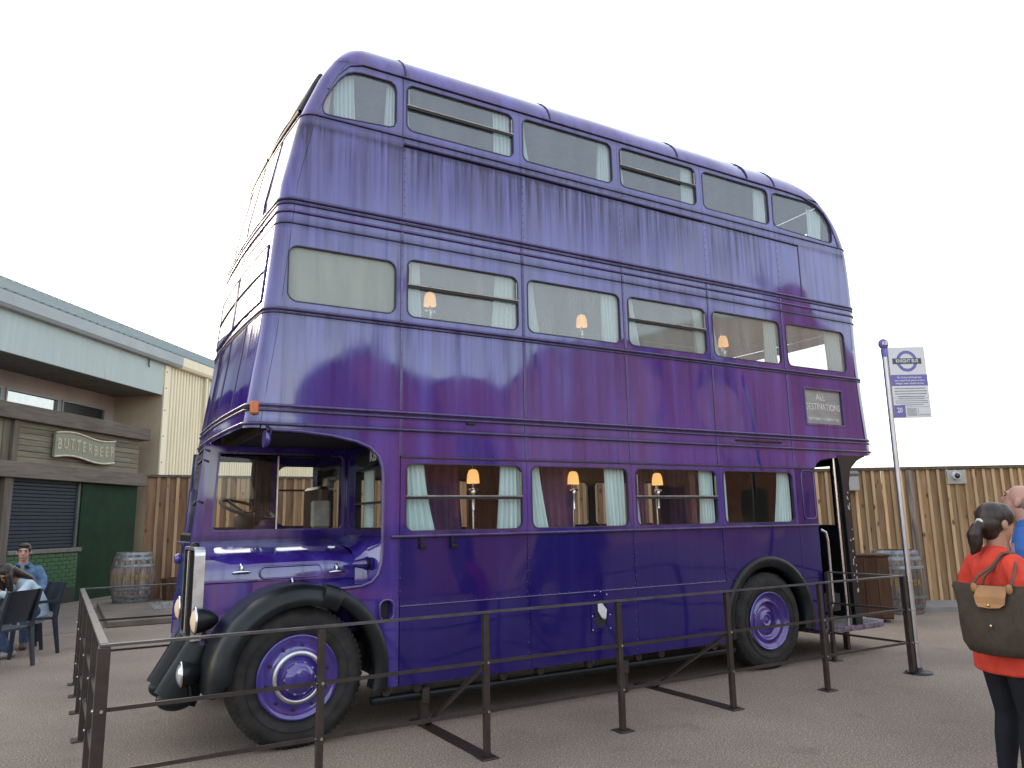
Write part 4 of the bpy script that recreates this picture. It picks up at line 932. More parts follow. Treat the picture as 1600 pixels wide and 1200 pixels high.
# rear platform
PL = [(8.22, .0)]+[(9.20, .0), (9.32, .03), (9.42, .10), (9.47, .22), (9.49, .4), (9.5, 1.15), (8.22, 1.15)]
b = MB(); b.loft([[(x, y, .275) for x, y in PL], [(x, y-.006, .30) for x, y in PL], [(x, y-.006, .335) for x, y in PL]], True, True, False); PLT = b.build('platform', 'platform', BUS)
b = MB()
for k in range(18): b.box(8.30+k*.055, .05, .336, 8.325+k*.055, .9, .345)
o = b.build('tread', 'kerb', PLT); o['kind'] = 'stuff'
b = MB(); b.box(8.25, .035, .335, 8.29, 1.9, 2.26); b.build('rear_bulkhead', 'dark', BUS)
b = MB(); b.plate([(.45, .34), (2.25, .34), (2.25, 2.28), (.45, 2.28)], [[(.55, 1.46), (2.15, 1.46), (2.15, 2.2), (.55, 2.2)]], 9.30, 9.36); b.v = [(y, x, z) for x, y, z in b.v]; b.build('rear_wall', 'black', BUS)
rings = []
for z, x0, x1, y1 in ((.33, 8.78, 8.90, .05), (1.2, 8.77, 8.89, .05), (1.95, 8.76, 8.89, .05), (2.12, 8.75, 8.94, .06), (2.22, 8.73, 9.08, .08), (2.28, 8.70, 9.24, .10)):
    rings.append([(x0, -.002, z), (x1, -.002, z), (x1+.02, .03, z), (x1+.02, y1, z), (x0, y1, z)])
b = MB(); b.loft(rings, True, True, False); b.build('rear_pillar', 'black', BUS)
b = MB()
for k in range(22): b.ball((8.85+random.uniform(-.03, .03), -.003, random.uniform(.6, 2.0)), (.007, .002, random.uniform(.005, .03)), 5, 3)
o = b.build('chipped_paint', 'sign_white', BUS); o['kind'] = 'stuff'
b = MB(); b.tube([(8.68, .03, .335), (8.68, .03, 2.27)], .017, 10); b.build('grab_pole', 'chrome', BUS)
b = MB(); b.tube([(8.29, -.01, 1.42), (8.345, -.03, 1.39), (8.37, -.03, 1.30), (8.375, -.03, .62), (8.35, -.01, .55)], .016, 8); b.build('grab_rail', 'chrome', BUS)
# canopy mirror and indicator at the front corner
b = MB(); b.lathe([(.065, 0), (.066, .012), (.045, .035), (.015, .05)], 18, 'x', (2.08, -.03, 2.215)); MR = b.build('mirror', 'purple', BUS)
b = MB(); b.lathe([(.062, -.002), (.001, -.003)], 18, 'x', (2.08, -.03, 2.215), cap=False); b.build('mirror_glass', 'purple_trim', MR)
b = MB(); b.tube([(2.12, -.03, 2.225), (2.13, -.035, 2.29), (2.10, -.01, 2.32)], .008, 6); b.build('arm', 'black', MR)
b = MB(); b.box(1.975, -.02, 2.40, 2.04, .02, 2.50, .012); b.build('indicator', 'orange', BUS)
b = MB(); b.box(1.93, .02, 2.44, 1.99, .04, 2.465, .004); b.build('indicator_bracket', 'black', BUS)
# ------------------------------------------------------------------ railing round the bus
RL = thing('railing', 'dark brown metal railing with three thin rails around the parked bus', 'railing', (1.08, -.93, 0))
YR = -.93; RX0 = 1.08; RX1 = 8.31; RY1 = 3.66
def post(x, y, h=.945, s=.021):
    b = MB(); b.box(x-s, y-s, .01, x+s, y+s, h, .003); P = b.build('post', 'rail', RL)
    b = MB(); b.box(x-.065, y-.065, 0, x+.065, y+.065, .010, .003); b.build('base_plate', 'rail', P)
    for z in (.30, .62):
        for ax_ in 'yx':
            b = MB(); b.lathe([(.010, -s-.008), (.010, -s+.001)], 6, ax_, (x+(.006 if ax_ == 'y' else 0), y, z)); b.build('bolt', 'chrome', P)
    return P
NX = [2.281, 3.441, 4.615, 5.79, 7.0]
for x in NX: post(x, YR)
post(RX0, YR, .945, .032); post(RX1, YR, .955, .026); post(RX1-.02, -.04); post(RX0, RY1)
for y in (.13, 1.2, 2.23, 3.0): post(RX0, y)
for x in (3.4, 5.8, 8.2): post(x, RY1)
def rail(p, q, s, name='rail', mat='rail', h=None):
    b = MB(); p, q = Vector(p), Vector(q); t = (q-p).normalized(); u = t.cross(Vector((0, 0, 1))).normalized(); hh = h or s
    b.loft([[P_+u*a*s+Vector((0, 0, c_*hh)) for a, c_ in ((-1, -1), (1, -1), (1, 1), (-1, 1))] for P_ in (p, q)], True, True, False); return b.build(name, mat, RL)
off = .0
for z, s, h in ((.955, .022, .007), (.62, .0085, .011), (.30, .0085, .011)):
    mt = 'railtop' if z > .9 else 'rail'
    rail((RX0-.02, YR, z), (RX1+.02, YR, z), s, mat=mt, h=h); rail((RX0, YR+.03, z+.001), (RX0, RY1, z+.001), s, mat=mt, h=h)
    rail((RX0, RY1+.03, z+.002), (RX1, RY1+.03, z+.002), s, mat=mt, h=h); rail((RX1-.01, YR+.03, z-.003), (RX1-.02, -.05, z-.003), s*.8, mat=mt, h=h)
for x in (3.441, 5.79):
    b = MB(); b.box(x-.055, YR+.066, 0, x+.055, .30, .009, .002); b.build('foot_strap', 'rail', RL)
    rail((x, YR+.02, .60), (x, .06, .012), .018, 'brace', 'rail', .012)
# ------------------------------------------------------------------ bus stop sign
SP = (8.375, -.955)
BS = thing('bus_stop_sign', 'tall steel bus stop pole with purple and white flag panel at railing corner', 'sign', (*SP, 0), -atan2(.51, .86))
b = MB(); b.lathe([(.028, .02), (.028, 3.28)], 18); b.build('pole', 'steel', BS, local=True)
b = MB(); b.lathe([(.13, 0), (.13, .012), (.10, .02), (.045, .03), (.036, .06)], 20); b.build('base_plate', 'black', BS, local=True)
b = MB(); b.lathe([(.031, 3.25), (.034, 3.34), (.020, 3.345)], 16); b.build('collar', 'sign_purple', BS, local=True)
b = MB(); b.ball((0, 0, 3.395), (.055, .035, .058), 18, 12); FI = b.build('finial', 'sign_purple', BS, local=True)
text('lettering', 'KB', .05, 'sign_white', FI, Matrix.Translation((0, -.0365, 3.395)) @ XZ, .002, bold=.002)
for z in (.30, .62, .9):
    b = MB(); b.lathe([(.033, z-.008), (.033, z+.008)], 14); b.build('clamp', 'chrome', BS, local=True)
fx0, fx1, fz0, fz1 = .035, .445, 2.50, 3.27
b = MB(); b.box(fx0, -.012, fz0, fx1, .012, fz1, .002); FG = b.build('flag_panel', 'sign_white', BS, local=True); FG.location.z = .085; FG.scale = (.96, 1, 1)
def band(x0, z0, x1, z1, mat, y=-.0135, name='print'):
    b = MB(); b.box(x0, y, z0, x1, -.0121, z1); return b.build(name, mat, FG)
band(fx0+.001, 2.845, fx1-.001, 2.965, 'sign_purple'); band(fx0+.001, 2.505, fx0+.125, 2.635, 'sign_purple')
b = MB(); cx_, cz_ = .235, 3.115
b.plate([(cx_+.115*cos(2*pi*k/40), cz_+.115*sin(2*pi*k/40)) for k in range(40)], [[(cx_+.084*cos(2*pi*k/40), cz_+.084*sin(2*pi*k/40)) for k in range(40)]], -.0145, -.0121); b.build('roundel', 'sign_purple', FG)
band(.075, 3.085, .395, 3.145, 'sign_black', -.0165, 'roundel_bar')
def T(s, x, z, size, mat, y=-.0170, align='CENTER', sx=1, bold=0): return text('lettering', s, size, mat, FG, Matrix.Translation((x, y, z)) @ XZ, .0004, align, sx, bold)
T('KNIGHT BUS', .235, 3.115, .052, 'sign_white', bold=.0012, sx=.84)
for k, s in enumerate(('The 22-foot tall Knight Bus', 'was created from pieces of three', 'vintage London double-deckers')): T(s, .24, 2.935-k*.032, .0255, 'sign_white', -.0139, sx=.98, bold=.0006)
T('20', fx0+.063, 2.58, .075, 'sign_white', -.0139, bold=.002, sx=.8)
for k, wd in enumerate((.34, .36, .35, .30)): band(.24-wd/2, 2.812-k*.029, .24+wd/2, 2.820-k*.029, 'sign_grey')
for k, wd in enumerate((.28, .36, .36, .26)): band(.24-wd/2, 2.700-k*.022-.0, .24+wd/2, 2.706-k*.022, 'sign_grey')
band(fx0+.002, 2.712, fx1-.002, 2.7145, 'sign_grey', -.013); band(fx0+.13, 2.615, fx1-.002, 2.6175, 'sign_grey', -.013)
for k in range(8): band(.175, 2.520+k*.011, .285, 2.524+k*.011, 'sign_grey')
band(.30, 2.515, .303, 2.610, 'sign_grey'); band(.31, 2.525, .43, 2.528, 'sign_grey'); band(.31, 2.535, .43, 2.538, 'sign_grey')
# ------------------------------------------------------------------ oak barrels
def barrel(label, loc, rz, words):
    B = thing('barrel', label, 'barrel', loc, rz, 'weathered barrels by the fences')
    Hh, r0, r1 = 1.0, .325, .415
    R_ = lambda t: r0+(r1-r0)*(1-(2*t-1)**2)
    n = 22; b = MB(); vs = []; hw = pi/n*.97
    ts = zrange(0, 1, 10)
    rings = [[(R_(t)*cos(-pi/2-hw), R_(t)*sin(-pi/2-hw), Hh*t), ((R_(t)+.004)*cos(-pi/2), (R_(t)+.004)*sin(-pi/2), Hh*t), (R_(t)*cos(-pi/2+hw), R_(t)*sin(-pi/2+hw), Hh*t), ((R_(t)-.03)*cos(-pi/2+hw), (R_(t)-.03)*sin(-pi/2+hw), Hh*t), ((R_(t)-.03)*cos(-pi/2-hw), (R_(t)-.03)*sin(-pi/2-hw), Hh*t)] for t in ts]
    b.loft(rings, True, True, False); s0 = b.build('stave', 'stave', B, local=True)
    for k in range(1, n): share(s0, 'stave', B, rot=(0, 0, 2*pi*k/n))
    for t, w2 in ((.035, .028), (.13, .028), (.27, .025), (.73, .025), (.87, .028), (.965, .028)):
        b = MB(); b.lathe([(R_(t-w2)+.007, Hh*(t-w2)), (R_(t)+.010, Hh*t), (R_(t+w2)+.007, Hh*(t+w2))], 40, cap=False); b.build('hoop', 'hoop', B, local=True)
    b = MB(); b.lathe([(.30, .955), (.30, .97)], 30); b.build('lid', 'dark', B, local=True)
    for i, ch in enumerate(words):
        a = -pi/2+(i-(len(words)-1)/2)*.17
        m = Matrix.Translation((0, 0, .50)) @ Matrix.Rotation(a+pi/2, 4, 'Z') @ Matrix.Translation((0, -(r1+.008), 0)) @ XZ
        text('lettering', ch, .125, 'yellowtext', B, m, .001, sx=.75, bold=.003)
    return B
barrel('oak barrel with yellow stencil standing on the slab by the dark green panel', (2.20, 12.02, .10), -.15, 'BUTTERBEER')
barrel('oak barrel with yellow stencil beside the brown cabinet behind the bus stop pole', (12.72, 2.02, 0), -.95, 'BUTTERBEER')
barrel('barrel mostly hidden behind the brown cabinet and the bus rear pillar', (12.10, 3.05, 0), .4, 'BUTTERBEER')
# brown cabinet between bus and barrel
CB = thing('cabinet', 'dark brown wooden cabinet standing between the bus rear and the barrel', 'cabinet', (11.50, 1.66, 0), -.90)
b = MB(); b.box(-.26, -.18, .05, .26, .22, .95, .008); b.build('body', 'crate_wood', CB, local=True)
b = MB(); b.box(-.28, -.20, .951, .28, .24, .985, .006); b.build('top', 'crate_wood', CB, local=True)
for k in range(3):
    b = MB(); b.box(-.258+k*.174, -.195, .07, -.258+k*.174+.168, -.181, .94, .004); b.build('panel', 'crate_wood', CB, local=True)
# planter by the left fence
PT = thing('planter', 'short dark brown wooden tub against the fence beside the bus radiator', 'planter', (3.00, 11.95, .10))
for k in range(12):
    a = 2*pi*k/12; b = MB(); b.loft([[((r)*cos(a+d), (r)*sin(a+d), z) for r, d in ((.27 if z > .2 else .22, -.25), (.27 if z > .2 else .22, .25), (.24 if z > .2 else .19, .25), (.24 if z > .2 else .19, -.25))] for z in (.0, .44)], True, True, False); b.build('stave', 'crate_wood', PT, local=True)
b = MB(); b.lathe([(.24, .36), (.02, .38)], 16); b.build('soil', 'dark', PT, local=True)
b = MB(); random.seed(5)
for k in range(420):
    x, y = random.uniform(2.45, 3.3), random.uniform(10.0, 11.4); b.ball((x, y, .104), (random.uniform(.012, .03), random.uniform(.012, .03), .012), 5, 3)
o = b.build('gravel', 'kerb'); struct(o, 'stuff')
# ------------------------------------------------------------------ dark plastic chairs
def chair(label, loc, rz):
    Cc = thing('chair', label, 'chair', loc, rz, 'navy plastic chairs at the kiosk')
    b = MB(); b.loft([[(-.24, -.24, .43), (.24, -.24, .43), (.22, .22, .45), (-.22, .22, .45)], [(-.24, -.24, .455), (.24, -.24, .455), (.22, .22, .475), (-.22, .22, .475)]], True, True, False); b.build('seat', 'chair', Cc, local=True)
    rings = []
    for z, y, hw in ((.52, -.235, .215), (.62, -.255, .225), (.75, -.29, .235), (.86, -.325, .24), (.89, -.335, .23)):
        rings.append([(x*hw, y-.035*(1-x*x)+d, z) for x in (-1, -.6, -.2, .2, .6, 1) for d in (0,)]+[(x*hw, y-.035*(1-x*x)+.018, z) for x in (1, .6, .2, -.2, -.6, -1)])
    b = MB(); b.loft(rings); b.build('backrest', 'chair', Cc, local=True)
    for sx in (-1, 1):
        b = MB(); b.tube([(sx*.235, .235, .44), (sx*.25, .26, 0)], [.024, .017], sq=True); b.build('leg', 'chair', Cc, local=True)
        b = MB(); b.tube([(sx*.23, -.335, .89), (sx*.235, -.26, .62), (sx*.24, -.235, .44), (sx*.25, -.30, 0)], [.018, .024, .025, .017], sq=True); b.build('leg', 'chair', Cc, local=True)
        b = MB(); b.tube([(sx*.245, -.27, .66), (sx*.26, -.05, .665), (sx*.25, .20, .64), (sx*.24, .235, .45)], .018, sq=True); b.build('armrest', 'chair', Cc, local=True)
    return Cc
def facing(dx, dy): return atan2(-dx, dy)                 # local +y turned to face (dx, dy)
chair('empty navy chair with its curved back towards the camera at left edge', (.28, 5.25, 0), facing(-.75, .65))
chair('navy chair under the girl in pale top, seen from its side', (.55, 6.25, 0), facing(-.85, -.35))
chair('navy chair under the man in denim jacket', (.42, 7.25, 0), facing(-.05, -1))
# low table they sit at
TB = thing('table', 'navy plastic table at the left edge between the seated people', 'table', (-.35, 6.25, 0))
b = MB(); b.lathe([(.38, .71), (.40, .72), (.40, .74), (.0, .745)], 32); b.build('table_top', 'chair', TB, local=True)
b = MB(); b.lathe([(.26, 0), (.25, .02), (.05, .06), (.035, .12), (.035, .71)], 18); b.build('pedestal', 'chair', TB, local=True)
# ------------------------------------------------------------------ people
MAT['skin'] = simple('skin', (.42, .235, .165), .5, var=.08, scale=6, bump=.05)
MAT['skin_tan'] = simple('tanned_skin', (.36, .19, .12), .5, var=.08, scale=6, bump=.05)
MAT['skin_pink'] = simple('pink_skin', (.46, .25, .20), .45, var=.1, scale=6, bump=.05)
def hairmat(name, c):
    t = NT(name); f = t.noise(60, 3, (1, 1, .12)); cc = t.ramp(f, [(.35, tuple(x*.45 for x in c)), (.65, tuple(x*1.7 for x in c))])
    return t.set(cc, .42, 0, t.bump(f, .5, .004))
MAT['hair_brown'] = hairmat('dark_brown_hair', (.020, .010, .007)); MAT['hair_black'] = hairmat('black_hair', (.014, .010, .009)); MAT['hair_short'] = hairmat('cropped_hair', (.02, .015, .012))
MAT['stubble'] = simple('shaved_scalp', (.23, .15, .125), .5, var=.1, bump=.1)
def cloth(name, c, var=.1, fold=.5):
    t = NT(name); f = t.noise(9, 3, (1, 1, .6)); g = t.noise(260, 2)
    cc = t.ramp(t.noise(14, 4), [(.3, tuple(x*(1-var) for x in c)), (.7, tuple(x*(1+var) for x in c))])
    return t.set(cc, .85, 0, t.bump(g, .12, .002, t.bump(f, fold, .03)), .2)
MAT['coral'] = cloth('coral_red_cotton', (.58, .058, .036), fold=1.2); MAT['legging'] = cloth('black_legging', (.013, .014, .019)); MAT['blue_tee'] = cloth('blue_cotton', (.045, .13, .38))
MAT['denim'] = cloth('blue_denim', (.10, .17, .28), .3); MAT['grey_tee'] = cloth('grey_tee', (.20, .21, .24)); MAT['pale_top'] = cloth('pale_blue_top', (.42, .52, .58)); MAT['jeans'] = cloth('faded_jeans', (.07, .11, .2), .3)
MAT['pink_print'] = simple('pink_shirt_print', (.45, .24, .30), .7, bump=0); MAT['sole'] = simple('pale_shoe', (.30, .27, .25), .7, bump=0); MAT['shoe'] = simple('brown_shoe', (.10, .055, .04), .7, bump=0)
MAT['eye'] = simple('dark_eye', (.02, .014, .012), .2, bump=0); MAT['lip'] = simple('lips', (.30, .11, .09), .5, bump=0)
MAT['bag'] = cloth('taupe_nylon', (.055, .043, .033), .15, .9); MAT['leather'] = simple('tan_leather', (.30, .145, .055), .5, bump=.1); MAT['leather_dark'] = simple('brown_leather_strap', (.10, .045, .025), .5, bump=.1); MAT['gold'] = simple('brass_stud', (.7, .5, .25), .25, 1, bump=0)
def blob(name, b, voxel, mat, parent=None, smooth=4, local=True):
    """join overlapping lofts into one continuous skin"""
    o = b.build(name+'_raw', mat)
    m = o.modifiers.new('r', 'REMESH'); m.mode = 'VOXEL'; m.voxel_size = voxel; m.use_smooth_shade = True
    s = o.modifiers.new('s', 'SMOOTH'); s.iterations = smooth; s.factor = .5
    dg = bpy.context.evaluated_depsgraph_get(); dg.update()
    me = bpy.data.meshes.new_from_object(o.evaluated_get(dg)); raw = o.data
    bpy.data.objects.remove(o); bpy.data.meshes.remove(raw)
    me.name = name; me.materials.clear(); me.materials.append(MAT[mat])
    for p in me.polygons: p.use_smooth = True
    ob = bpy.data.objects.new(name, me); C.objects.link(ob); ob.parent = parent; return ob
def chain(b, pts, n=16, c0=1.0):
    """tapering limb: nodes (x, y, z, a, b) - a across (x), b deep (y)"""
    P = [Vector(p[:3]) for p in pts]; rings = []
    for i, p in enumerate(P):
        t = (P[min(i+1, len(P)-1)]-P[max(i-1, 0)]).normalized()
        ux = Vector((1, 0, 0)); u = (ux-t*ux.dot(t))
        u = u.normalized() if u.length > .2 else (Vector((0, 1, 0))-t*t.y).normalized()
        v = t.cross(u); a, c_ = pts[i][3], pts[i][4] if len(pts[i]) > 4 else pts[i][3]
        rings.append([p+a*cos(2*pi*k/n)*u+c_*sin(2*pi*k/n)*v for k in range(n)])
    t0 = (P[0]-P[1]).normalized(); t1 = (P[-1]-P[-2]).normalized(); r0 = min(pts[0][3:]); r1 = min(pts[-1][3:])
    def capr(ring, c, t, r): return [[c+(q-c)*s+t*r*k for q in ring] for s, k in ((.75, .45), (.35, .7))]
    rings = capr(rings[0], P[0], t0, r0*c0)[::-1]+rings+capr(rings[-1], P[-1], t1, r1)
    b.loft(rings); return b
def head(b, c, yaw=0, pitch=0, s=1.0):
    """skull, jaw, nose, ears; face looks along +y before yaw / pitch"""
    R_ = Matrix.Translation(c) @ Matrix.Rotation(yaw, 4, 'Z') @ Matrix.Rotation(pitch, 4, 'X') @ Matrix.Diagonal((s, s, s, 1))
    h = MB()
    h.ball((0, -.012, .028), (.076, .096, .088), 20, 14); h.ball((0, .022, -.035), (.060, .066, .075), 16, 12); h.ball((0, .048, -.088), (.032, .030, .026), 12, 8)
    h.ball((0, .055, .0), (.052, .036, .05), 12, 8)
    h.loft([[(-.008, .082, .022), (.008, .082, .022), (.004, .092, .022), (-.004, .092, .022)], [(-.015, .08, -.025), (.015, .08, -.025), (.008, .112, -.022), (-.008, .112, -.022)], [(-.013, .08, -.034), (.013, .08, -.034), (.006, .100, -.034), (-.006, .100, -.034)]], True, True, False)
    h.ball((0, .078, -.062), (.024, .014, .012), 10, 6); h.ball((0, .076, .034), (.055, .018, .012), 10, 6)
    for sx in (-1, 1): h.ball((sx*.079, -.012, -.008), (.011, .022, .034), 10, 8)
    b.add([R_ @ Vector(v) for v in h.v], h.f, True); return R_
def face(parent, R_, brow='hair_short'):
    for sx in (-1, 1):
        e = MB(); e.ball((sx*.031, .082, .012), (.013, .008, .007), 8, 6); e.v = [tuple(R_ @ Vector(v)) for v in e.v]; e.build('eye', 'eye', parent, local=True)
        e = MB(); e.tube([(sx*.014, .095, .030), (sx*.034, .091, .036), (sx*.050, .078, .030)], .0045, 6); e.v = [tuple(R_ @ Vector(v)) for v in e.v]; e.build('eyebrow', brow, parent, local=True)
    e = MB(); e.tube([(-.022, .086, -.062), (0, .094, -.060), (.022, .086, -.062)], [.003, .006, .003], 6); e.v = [tuple(R_ @ Vector(v)) for v in e.v]; e.build('mouth', 'lip', parent, local=True)
def hand(b, wrist, d, side, palm_n, s=1.0, curl=.5):
    """palm, four unequal bent fingers and a thumb; d = direction of the fingers, palm_n = palm normal"""
    d = Vector(d).normalized(); n = Vector(palm_n).normalized(); n = (n-d*n.dot(d)).normalized(); u = d.cross(n)*side; w0 = Vector(wrist)
    pc = w0+d*.045*s
    for k in (-1.5, -.5, .5, 1.5): chain(b, [(*(w0+u*k*.012*s), .015*s), (*(w0+d*.085*s+u*k*.019*s), .012*s)], 8)
    for k, L in ((-1.5, .060), (-.5, .075), (.5, .080), (1.5, .070)):
        p = w0+d*.085*s+u*k*.020*s; pts = [(*p, .0095*s)]; a = 0
        for f_ in (.45, .32, .23): a += curl; p = p+(d*cos(a)+n*sin(a))*L*f_*s; pts.append((*p, (.009-.0012*(f_ < .4))*s))
        chain(b, pts, 8)
    p0 = w0+d*.02*s+u*.028*s; p1 = p0+(d*.5+u*.7+n*.3).normalized()*.038*s; p2 = p1+(d*.9+u*.1+n*.4).normalized()*.03*s
    chain(b, [(*p0, .013*s), (*p1, .011*s), (*p2, .009*s)], 8)
def person(name_label, loc, rz): 
    return dict(label=name_label, loc=loc, rz=rz)
def finish(o, label, loc, rz, s=1.0):
    o.scale = (s, s, s)
    o['label'] = label; o['category'] = 'person'; o.location = loc; o.rotation_euler = (0, 0, rz); return o
# --- woman in coral tunic, back three quarters to the camera, bag on her shoulder
def woman():
    b = MB(); hy = .02
    hR = head(b, (0, .030, 1.515), .06, -.03, .95)
    chain(b, [(0, .0, 1.30, .062, .06), (0, .012, 1.38, .047, .05), (0, .02, 1.46, .05, .055)])
    chain(b, [(0, 0, .86, .16, .11), (0, 0, 1.0, .135, .10), (0, .0, 1.15, .145, .10), (0, -.01, 1.27, .16, .095), (0, 0, 1.335, .10, .07)])
    for sx in (-1, 1):
        chain(b, [(sx*.085, .0, .86, .085, .095), (sx*.09, .01, .70, .075, .085), (sx*.09, .02, .48, .052, .058), (sx*.09, .0, .36, .050, .058), (sx*.09, -.02, .22, .04, .044), (sx*.09, -.03, .09, .034, .036)])
        chain(b, [(sx*.09, -.05, .045, .034, .04), (sx*.095, .05, .035, .042, .03), (sx*.10, .15, .025, .038, .022)])
        chain(b, [(sx*.15, -.01, 1.30, .05, .05), (sx*.20, -.03, 1.20, .043, .045), (sx*.215, -.04, 1.03, .037, .038), (sx*.20, .10, .98, .033, .033), (sx*.16, .24, 1.01, .024, .022)])
        hand(b, (sx*.155, .25, 1.012), (-sx*.3, 1, .1), sx, (-sx, .2, -.3), .95, .35)
    W = blob('person', b, .0075, 'skin_tan', None, 5)
    t = MB()                                              # tunic with elbow sleeves
    chain(t, [(0, -.005, .715, .205, .145), (0, -.005, .80, .203, .145), (0, -.005, .92, .19, .135), (0, .0, 1.10, .158, .115), (0, -.005, 1.20, .17, .118), (0, -.012, 1.29, .178, .108), (0, -.005, 1.345, .105, .075)], 24, .12)
    for sx in (-1, 1): chain(t, [(sx*.135, -.012, 1.305, .062, .064), (sx*.205, -.03, 1.20, .058, .062), (sx*.225, -.045, 1.04, .053, .056), (sx*.222, -.01, .995, .05, .05)])
    blob('tunic', t, .010, 'coral', W, 6)
    l = MB()
    chain(l, [(0, 0, .97, .165, .115), (0, 0, .87, .175, .125)], 20)
    for sx in (-1, 1): chain(l, [(sx*.088, .0, .88, .092, .105), (sx*.093, .01, .70, .082, .092), (sx*.092, .02, .48, .058, .064), (sx*.092, .0, .36, .056, .064), (sx*.092, -.02, .22, .046, .05), (sx*.092, -.03, .10, .040, .042)])
    blob('leggings', l, .009, 'legging', W, 5)
    for sx in (-1, 1):
        s = MB(); chain(s, [(sx*.092, -.06, .045, .042, .042), (sx*.097, .05, .038, .05, .036), (sx*.102, .165, .028, .045, .026)]); blob('shoe', s, .007, 'shoe', W, 3)
    h = MB()                                              # hair drawn back into a low tail
    for (c_, r_) in (((0, -.024, .040), (.085, .098, .090)), ((0, -.05, .0), (.080, .075, .075)), ((0, .02, .085), (.068, .062, .040)), ((-.052, .012, .042), (.034, .066, .058)), ((.052, .012, .042), (.034, .066, .058)), ((0, -.055, -.05), (.06, .045, .05))): h.ball(c_, r_, 18, 12)
    h.v = [tuple(hR @ Vector(v)) for v in h.v]
    tail = [(0, -.095, -.012, .024), (0, -.130, -.022, .034, .036), (-.004, -.150, -.065, .042, .044), (-.008, -.146, -.115, .040, .040), (-.012, -.150, -.155, .028, .028), (-.02, -.168, -.180, .010)]
    tp = MB(); chain(tp, [p if len(p) == 5 else (*p, p[3]) for p in tail]); h.add([hR @ Vector(v) for v in tp.v], tp.f, True)
    HR = blob('hair', h, .007, 'hair_brown', W, 3)
    e = MB(); e.tube([hR @ Vector((.030*cos(a), -.103-.012*sin(a), -.008+.030*sin(a))) for a in [2*pi*k/16 for k in range(17)]], .010, 8, cap=False); e.build('hair_band', 'sign_white', W, local=True)
    face(W, hR, 'hair_brown'); return W
WF = facing(.90, -.42)
finish(woman(), 'woman with dark ponytail in coral red tunic and black leggings, back to camera', (5.403, -3.385, .0), WF)
# --- her tote bag
BG = thing('tote_bag', 'large taupe nylon tote with tan leather flap hanging from the woman\'s shoulder', 'bag', (5.455, -3.415, 0), WF)
bx = Matrix.Translation((.165, -.215, .83)) @ Matrix.Rotation(radians(25), 4, 'Z') @ Matrix.Diagonal((1.20, 1.1, 1.22, 1))
def bagmb(b): b.v = [tuple(bx @ Vector(v)) for v in b.v]; return b
rings = []
for z, hw, d in ((0, .105, .045), (.01, .135, .07), (.05, .160, .085), (.12, .172, .080), (.20, .176, .062), (.27, .188, .035), (.305, .198, .012)):
    rings.append([(hw*math.copysign(abs(cos(a))**.7, cos(a))+0, d*math.copysign(abs(sin(a))**.8, sin(a))+.006*sin(5*a+z*20), z-.012*(1-abs(cos(a)))*(z > .25)-.02*(abs(cos(a)) > .9)*(z > .28)) for a in [2*pi*k/40 for k in range(40)]])
b = MB(); b.loft(rings[::1]); bagmb(b).build('body', 'bag', BG, local=True)
b = MB(); vs = []
fl = [(-.064, .295), (.064, .295), (.066, .25), (.062, .222), (.046, .208), (0, .203), (-.046, .208), (-.062, .222), (-.066, .25)]
b.plate(fl, [], 0, .006); b.v = [(x, y-.080-.0+.30*(z-.17)*.2, z) for x, y, z in b.v]; b.v = [(x, y-.004+(.045 if z > .28 else .01 if z > .22 else -.004), z) for x, y, z in b.v]; bagmb(b).build('flap', 'leather', BG, local=True)
for z, x in ((.216, 0), (.13, 0), ): 
    b = MB(); b.ball((x, -.086 if z > .15 else -.084, z), .007, 8, 6); bagmb(b).build('stud', 'gold', BG, local=True)
for sx in (-1, 1):
    b = MB(); b.ball((sx*.075, -.040, .285), (.016, .010, .022), 10, 8); bagmb(b).build('tab', 'leather', BG, local=True)
inv = bx.inverted(); sh = inv @ Vector((.125, -.08, 1.372))
for yy, off_ in ((-.040, -.014), (.035, .014)):
    pts = [(-.075, yy, .28), (-.070, yy, .33), tuple(sh+Vector((-.035, -.065+off_, -.07))), tuple(sh+Vector((-.02, -.012+off_, .0))), tuple(sh+Vector((.03, .03+off_, -.02))), (.085, yy+.03, .33), (.075, yy, .28)]
    P = []
    for i in range(len(pts)-1):
        for k in range(5): P.append(Vector(pts[i]).lerp(Vector(pts[i+1]), k/5))
    P.append(Vector(pts[-1])); Q = P
    for _ in range(8): Q = [Q[0]]+[(Q[i-1]+Q[i]*2+Q[i+1])/4 for i in range(1, len(Q)-1)]+[Q[-1]]
    b = MB(); b.tube(Q, .0065, 8); bagmb(b).build('strap', 'leather_dark', BG, local=True)
